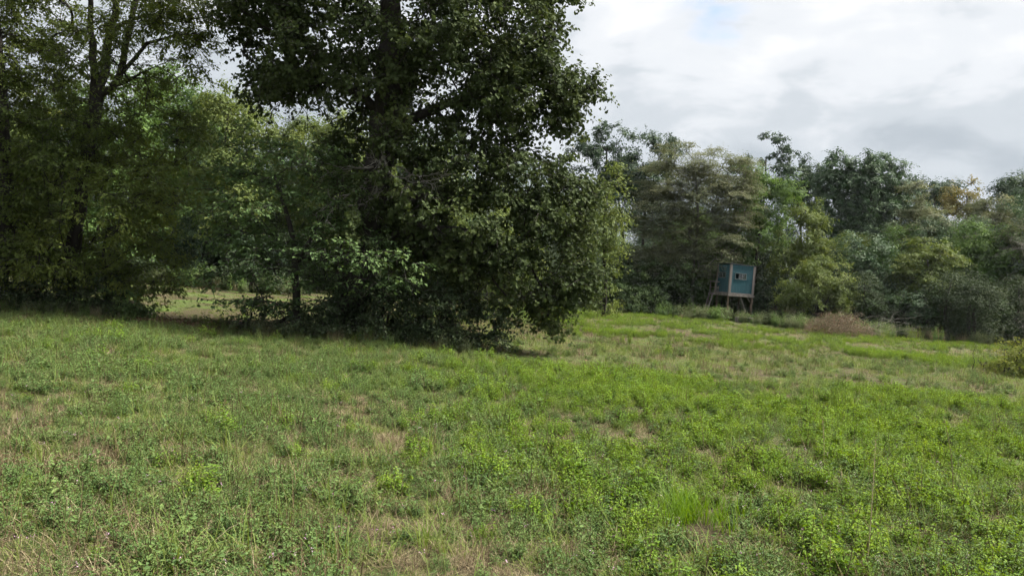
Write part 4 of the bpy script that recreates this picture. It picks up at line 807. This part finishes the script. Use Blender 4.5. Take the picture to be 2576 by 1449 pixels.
def blades(mb, n, r, L, Wd, lean, rad, mat=0, segs=4, curl=1.2):
    """arching grass blades out of one tuft"""
    for k in range(n):
        a = r.uniform(0, 2 * np.pi); d = np.array([math.cos(a), math.sin(a), 0]); s = np.array([-d[1], d[0], 0])
        p = np.array([r.normal(0, rad), r.normal(0, rad), -0.01]); l = r.uniform(*L); th = r.uniform(*lean); w = Wd * r.uniform(.7, 1.3); c = r.uniform(0.3, curl)
        V = []; 
        for i in range(segs + 1):
            t = i / segs; ww = w * (1 - t ** 1.6) + 0.0004
            V += [p - s * ww / 2, p + s * ww / 2]
            p = p + (d * math.sin(th) + np.array([0, 0, math.cos(th)])) * l / segs; th = min(th + c / segs, 2.0)
        F = [[2 * i, 2 * i + 1, 2 * i + 3, 2 * i + 2] for i in range(segs)]
        mb.add(V, F, r.random(), mat)

def forb(r, stems=6, nodes=6, h=(0.10, 0.22), leaf=(0.030, 0.014), lean=0.7, mat='clover', trif=3):
    mb = MB()
    for k in range(stems):
        a = r.uniform(0, 6.28); le = r.uniform(0.1, lean); H = r.uniform(*h)
        d = np.array([math.cos(a) * math.sin(le), math.sin(a) * math.sin(le), math.cos(le)])
        P = [np.array([r.normal(0, .02), r.normal(0, .02), -0.01])]
        for i in range(4):
            d = nrm(d + np.array([0, 0, 0.12]) + r.normal(0, .1, 3)); P.append(P[-1] + d * H / 4)
        P = np.array(P); tube(mb, P, [.0022, .002, .0017, .0014, .001], 3, 0.5, 1)
        t = np.linspace(0.3, 1.0, nodes); bp = np.stack([np.interp(t, np.linspace(0, 1, 5), P[:, i]) for i in range(3)], 1)
        bp = np.repeat(bp, trif, 0) + r.normal(0, .006, (nodes * trif, 3))
        aa = r.uniform(0, 6.28, len(bp)); out = np.stack([np.cos(aa), np.sin(aa), np.full(len(aa), .15)], 1)
        sc = np.repeat(np.linspace(1.1, 0.75, nodes), trif)
        leaves(mb, bp + out * .004, out, leaf[0] * sc, leaf[1] * sc, 'oval', 1.0, .2, .4, 0.0, .15, r.random(len(bp)) * .6 + np.repeat(np.linspace(0, .4, nodes), trif), 0, r)
    return mb, [mat, 'stem']

def tuft(r, n, L, Wd, lean, rad, mat, curl=1.2, segs=4):
    mb = MB(); blades(mb, n, r, L, Wd, lean, rad, 0, segs, curl); return mb, [mat]

def mixed(r):
    """thatch: dead blades lying every way"""
    mb = MB(); blades(mb, 30, r, (.06, .18), .0028, (0.8, 1.6), .07, 0, 3, .9); return mb, ['straw']

def bed(r, makers, n, rad, sc):
    """a small bed of n plants grown close together, as one piece"""
    mb = MB(); mats = []
    for k in range(n):
        me = makers[r.integers(len(makers))]
        q, ms = me
        for m in ms:
            if m not in mats: mats.append(m)
        a = r.uniform(0, 6.28); s_ = r.uniform(.65, 1.3) * sc; c, s2 = math.cos(a) * s_, math.sin(a) * s_
        Rm = np.array([[c, -s2, 0], [s2, c, 0], [0, 0, s_]]); t = r.uniform(0, 6.28); ro = rad * math.sqrt(r.random())
        off = np.array([ro * math.cos(t), ro * math.sin(t), 0]); base = 0; dt = r.normal(0, .16)
        for V, F, T, Mi in zip(q.V, q.F, q.T, q.M):
            mb.add(V @ Rm.T + off, F - base, np.clip(0.5 + (T - 0.5) * 1.25 + dt, 0, 1), mats.index(ms[int(Mi[0])])); base += len(V)
    return mb.mesh('bed', [M[m] for m in mats])

def vnoise(x, y, s, seed):
    """smooth value noise 0..1"""
    q = np.random.default_rng(seed).random((64, 64)); X = x / s + 1000; Y = y / s + 1000
    i = np.floor(X).astype(int); j = np.floor(Y).astype(int); f = X - i; g = Y - j; f = f * f * (3 - 2 * f); g = g * g * (3 - 2 * g)
    a = q[i % 64, j % 64]; b = q[(i + 1) % 64, j % 64]; c = q[i % 64, (j + 1) % 64]; d = q[(i + 1) % 64, (j + 1) % 64]
    return (a * (1 - f) + b * f) * (1 - g) + (c * (1 - f) + d * f) * g
def fbm(x, y, s, seed):
    return (vnoise(x, y, s, seed) + .5 * vnoise(x, y, s / 2.1, seed + 1) + .25 * vnoise(x, y, s / 4.3, seed + 2)) / 1.75
def sstep(x, a, b):
    t = np.clip((x - a) / (b - a), 0, 1); return t * t * (3 - 2 * t)

def meadow():
    r = np.random.default_rng(77)
    kinds = {
        'clover_plants': ('bright green leafy clover and bean plants growing over the meadow', [forb(r, 6, 6, (.08, .19), (.024, .012), .8, 'clover') for _ in range(3)] + [forb(r, 4, 5, (.12, .24), (.036, .015), .6, 'clover', 3) for _ in range(2)]),
        'weeds': ('dull green low weeds mixed through the meadow grass', [forb(r, 6, 6, (.05, .14), (.018, .010), 1.1, 'forb') for _ in range(3)] + [forb(r, 3, 4, (.06, .13), (.030, .018), .9, 'forb', 2) for _ in range(1)]),
        'grass': ('green meadow grass in loose tufts', [tuft(r, 15, (.05, .17), .0030, (.2, 1.3), .035, 'blade', 1.5) for _ in range(4)] + [tuft(r, 4, (.16, .30), .005, (.3, 1.1), .02, 'blade', 1.9, 5) for _ in range(1)]),
        'dry_grass': ('dry straw-coloured grass and thatch lying in patches', [mixed(r) for _ in range(3)] + [tuft(r, 8, (.08, .20), .0024, (.2, 1.1), .03, 'straw', 1.2, 3), tuft(r, 5, (.12, .24), .0030, (.0, .5), .04, 'brownstem', .4, 3)]),
    }
    NB = 6
    def foot(u, v):
        d = ray(u, v); t = -CAM_Z / d[2]; return d[0] * t, d[1] * t
    fx, fy = foot(1758, 1310); CLEAR = [(fx, fy, .30), (fx - .03, fy - .38, .26)]
    pts = {k: [] for k in kinds}
    for (y0, y1, hw, dens, lev) in [(1.6, 7, 8, 115, 0), (7, 14, 14, 60, 0), (14, 24, 22, 20, 1), (24, 47, 40, 9, 2)]:
        n = int((y1 - y0) * 2 * hw * dens); x = r.uniform(-hw, hw, n); y = r.uniform(y0, y1, n)
        n1 = fbm(x, y, 2.6, 1); n2 = fbm(x, y, 1.1, 11); n3 = fbm(x, y, 5.0, 21); n4 = fbm(x, y, 0.6, 31)
        right = sstep(x + (n3 - .5) * 5, -2.0, 3.0)
        lushband = sstep(y - .25 * x + (n1 - .5) * 4, 4.6, 7.2) * (1 - sstep(y + (n1 - .5) * 3, 12.0, 14.0))
        plot = sstep(y + (n1 - .5) * 4, 19.5, 22.5) * sstep(x, 0.0, 3.0)
        mown = sstep(y, 15.5, 17.0) * (1 - sstep(x, -5, -2.5))
        dryband = sstep(y + (n1 - .5) * 3, 12.3, 13.8) * (1 - sstep(y + (n1 - .5) * 4, 19.5, 22.5)) * sstep(x, -3, 0)
        patch = sstep(n2 * .6 + n1 * .4, .42, .60)
        near = 1 - sstep(y, 6, 9)
        w = {}
        fine = sstep(n4 * .45 + n2 * .35 + n1 * .2, .40, .60)
        w['clover_plants'] = 0.02 + lushband * (0.05 + 1.5 * right) * (.25 + .75 * patch) + plot * 2.2 * sstep(n1 * .5 + n2 * .5, .38, .54) + 0.60 * right * near * sstep(n2 * .6 + n4 * .4, .50, .62) + mown * .15
        w['weeds'] = 0.38 + 0.95 * (1 - right) * lushband * (.45 + .7 * patch) + 0.65 * near * fine + .2 * dryband
        w['grass'] = 0.46 + 0.5 * sstep(n4 * .5 + n1 * .5, .42, .62) * near + dryband * .9 + mown * 1.2 * sstep(n3, .42, .55)
        w['dry_grass'] = 0.20 + 0.26 * (1 - fine) * near + .46 * near + .14 * (1 - patch) + dryband * .40 + plot * .9 * (1 - sstep(n1 * .5 + n2 * .5, .38, .54)) + mown * 1.3 * (1 - sstep(n3, .42, .55))
        bare = np.exp(-((x - 1.3) / 2.4) ** 2 - ((y - 20.5) / 2.0) ** 2)
        w['clover_plants'] = w['clover_plants'] * (1 - .9 * bare); w['dry_grass'] = w['dry_grass'] + 3.0 * bare
        ks = list(kinds); A = np.stack([np.asarray(w[k]) * np.ones(n) for k in ks], 1)
        c = A.cumsum(1); pick = (r.random(n)[:, None] * c[:, -1:] > c).sum(1)
        shade = (np.hypot((x + 4.0) / 3.6, (y - 15.6) / 1.3) < 1) | ((x < -7.0) & (y > 14.7) & (y < 17.0))
        wood = y > 37 + 3 * n3 + np.where(x > 12, -1.5, 4)
        keep = ~(wood) & ~(shade & (r.random(n) < .85)) & (np.abs(x) < y * 0.86 + 3.5)
        if True: keep &= ~((mown > .5) & (r.random(n) < .3))
        for (gx_, gy_, gr_) in CLEAR: keep &= np.hypot(x - gx_, y - gy_) > gr_
        # bare, trodden spots
        pick = np.where((near > .3) & (n2 * .5 + n4 * .5 < .35) & (r.random(n) < .4), 3, pick)
        h = np.where(plot > .5, .72, 1.0) * np.where(mown > .5, .35, 1.0) * np.where(dryband > .5, .85, 1.0)
        size = h * r.uniform(.5, 1.42, n) * (0.62 + .75 * n2) * (0.90 + .10 * sstep(y, 5, 10))
        size0 = size
        for i, k in enumerate(ks):
            size = size0
            if k == 'clover_plants': size = size * .86
            q = keep & (pick == i); pts[k].append(np.stack([x[q], y[q], gz(x[q], y[q]), size[q], np.full(q.sum(), lev)], 1))
    for k, (lab, mk) in kinds.items():
        P = np.concatenate(pts[k]); n = len(P); rot = np.zeros((n, 3)); rot[:, 2] = r.uniform(0, 6.28, n); rot[:, :2] = r.normal(0, .05, (n, 2))
        pr = [bed(r, mk, NB, .10, 1.0) for _ in range(6)] + [bed(r, mk, NB, .20, 1.2) for _ in range(4)] + [bed(r, mk, NB, .32, 1.5) for _ in range(4)]
        lev = P[:, 4].astype(int); idx = np.where(lev == 0, r.integers(0, 6, n), np.where(lev == 1, r.integers(6, 10, n), r.integers(10, 14, n)))
        points_gn(k, P[:, :3], rot, P[:, 3], idx, [(m, 'bed') for m in pr], lab)
    # leaf litter under the trees
    mb = MB(); n = 9000; x = np.concatenate([r.normal(-4.2, 2.2, n // 2), r.uniform(-13, -5.5, n // 2)]); y = np.concatenate([r.normal(15.6, .7, n // 2), r.normal(15.6, .5, n // 2)])
    leaves(mb, np.stack([x, y, gz(x, y) + r.uniform(.004, .03, n)], 1), nrm(r.normal(0, 1, (n, 3)) * [1, 1, .1]), .08, .05, 'oval', 1.2, 0, .4, 0, .1, r=r)
    link('leaf_litter', mb.mesh('leaf_litter', M['litter'], False), None, kind='stuff', label='brown fallen leaves on the ground under the trees')

    # tall weeds along the edge of the wood
    mk = [forb(r, 9, 8, (.35, .75), (.075, .030), .5, 'greygreen', 3), forb(r, 8, 8, (.4, .9), (.085, .040), .45, 'green', 3), forb(r, 8, 7, (.3, .6), (.07, .035), .6, 'shadeleaf', 3), tuft(r, 26, (.4, .8), .007, (.05, .5), .08, 'straw', .7, 3), tuft(r, 26, (.35, .7), .008, (.05, .5), .08, 'blade', .8, 3)]
    pr = [bed(r, [mk[i]], 5, .35, 1.0) for i in (0, 1, 2, 3, 4)]
    P = []
    for (u0, d0, u1, d1, n, wd) in [(1380, 42.5, 1720, 41.8, 100, 1.0), (1720, 41.2, 1960, 39.8, 90, .9), (1940, 38.6, 2260, 36.6, 130, 1.2), (2240, 37.6, 2600, 38.5, 110, 1.0), (260, 31.5, 760, 32.5, 120, .7), (-40, 14.8, 330, 15.0, 60, .3), (560, 14.4, 1200, 14.0, 70, .25)]:
        t = r.random(n); u = u0 + (u1 - u0) * t; d = d0 + (d1 - d0) * t + r.normal(0, wd, n)
        for a, b in zip(u, d):
            g = on_ground(a, b); P.append([g[0], g[1], g[2], (r.uniform(.35, 1.15) if b > 20 else r.uniform(.3, .5)), r.choice(5, p=[.34, .18, .26, .12, .10])])
    P = np.array(P); n = len(P); rot = np.zeros((n, 3)); rot[:, 2] = r.uniform(0, 6.28, n)
    points_gn('undergrowth', P[:, :3], rot, P[:, 3], P[:, 4].astype(int), [(m, 'weeds') for m in pr], 'tall mixed weeds along the foot of the wood')
    # plants that stand out singly
    def single(name, lab, cat, u, v, fn, mats, group=None, parts='blades'):
        # where the sight line through (u, v) meets the ground
        d = ray(u, v); t = -CAM_Z / d[2]; p = np.array([0, 0, CAM_Z]) + d * t; p[2] = float(gz(p[0], p[1]))
        mb = MB(); fn(mb); o = link(name, mb.mesh(name, mats, False), None, label=lab, category=cat)
        o.location = Vector(p); o.rotation_euler = (0, 0, r.uniform(0, 6))
        if group: o['group'] = group
    def lush(mb):
        for k in range(26):
            q = MB(); blades(q, 20, r, (.16, .31), .0042, (.0, .6), .03, 0, 4, 1.1)
            o = np.array([r.normal(0, .15), r.normal(0, .12), 0])
            for V, F, T in zip(q.V, q.F, q.T): mb.add(V + o, F - F.min(), T)
    single('grass_tuft', 'thick bright green fine-bladed grass tuft in the right foreground', 'grass tuft', 1758, 1315, lush, M['lush'])
    def broad(n, L, w):
        return lambda mb: blades(mb, n, r, L, w, (.1, .8), .05, 0, 6, 1.7)
    for u, v, lab in [(1770, 1425, 'coarse broad-bladed grass clump just below the bright fine tuft'), (2420, 1260, 'coarse broad-bladed grass clump among bright plants at the right'), (575, 1150, 'dark arching grass clump in the left half of the meadow'),
                      (450, 1440, 'yellowish grass clump at the bottom left of the picture'), (1060, 1380, 'broad-bladed grass clump at the bottom, left of the middle')]:
        single('grass_clump', lab, 'grass clump', u, v, broad(26, (.18, .38), .008), M['blade'], 'grass clumps in the foreground')
    def reeds(mb): 
        for k in range(14):
            a = r.uniform(0, 6.28); q = np.array([r.normal(0, .16), r.normal(0, .16), 0]); tube(mb, [q, q + [.02 * math.cos(a), .02 * math.sin(a), .3], q + [.09 * math.cos(a), .09 * math.sin(a), r.uniform(.45, .75)]], [.0035, .003, .001], 3, .4)
        blades(mb, 40, r, (.25, .5), .006, (.05, .6), .14, 0, 5, 1.2)
    single('rush_clump', 'upright dark green rush clump standing above the bright plants at the right', 'rush clump', 2130, 1030, reeds, M['blade'])
    def stalk(h):
        def f(mb):
            a = r.uniform(0, 6.28); P = [np.array([0, 0, -.02])]
            for t in np.linspace(.2, 1, 5): P.append(np.array([.12 * t * t * math.cos(a), .12 * t * t * math.sin(a), h * t]))
            tube(mb, P, [.0035, .003, .0028, .0024, .002, .001], 4, .7)
            n = 40; q = np.linspace(.75, 1, n); bp = np.stack([np.interp(q, [0, .2, .4, .6, .8, 1], np.array(P)[:, i]) for i in range(3)], 1)
            leaves(mb, bp, nrm(r.normal(0, 1, (n, 3))), .014, .005, 'lance', .2, .6, .8, -.6, r=r)
        return f
    for u, v, lab, h in [(2180, 1440, 'tall pale seed stalk in the right foreground', .80), (2395, 1290, 'tall pale seed stalk right of the bright plants, near the right edge', .75), (1770, 1180, 'dark thin seed stalk above the bright fine tuft', .6), (2070, 1200, 'thin seed stalk in the middle of the right-hand meadow', .5)]:
        single('seed_stalk', lab, 'seed stalk', u, v, stalk(h), M['straw'], 'tall seed stalks')
    # small pink flowers, too many to count
    mb = MB(); n = 140; y = r.uniform(3, 7.5, n); x = r.uniform(-1, 1, n) * y * .75; c = np.stack([x, y, gz(x, y) + r.uniform(.08, .17, n)], 1)
    P = np.repeat(c, 6, 0) + r.normal(0, .008, (n * 6, 3)); leaves(mb, P, nrm(r.normal(0, 1, (n * 6, 3))), .009, .006, 'oval', .6, .5, .6, 0, r=r)
    link('pink_flowers', mb.mesh('pink_flowers', M['pink'], False), None, kind='stuff', label='tiny pale pink flowers scattered low in the foreground')
meadow()

# ------------------------------------------------------------------ faint summer haze
def haze():
    mb = MB(); box(mb, (-800, -340, -1.5), (800, 1300, 24.0))
    m, nt, N, L = mat_nodes('thin_haze')
    v = N.new('ShaderNodeVolumePrincipled'); v.inputs['Color'].default_value = (0.86, 0.92, 1.0, 1); v.inputs['Density'].default_value = 0.00014; v.inputs['Anisotropy'].default_value = 0.2
    o = N.new('ShaderNodeOutputMaterial'); L.new(v.outputs[0], o.inputs['Volume'])
    link('haze', mb.mesh('haze', m), None, kind='stuff', label='faint pale haze in the air over the field')
haze()
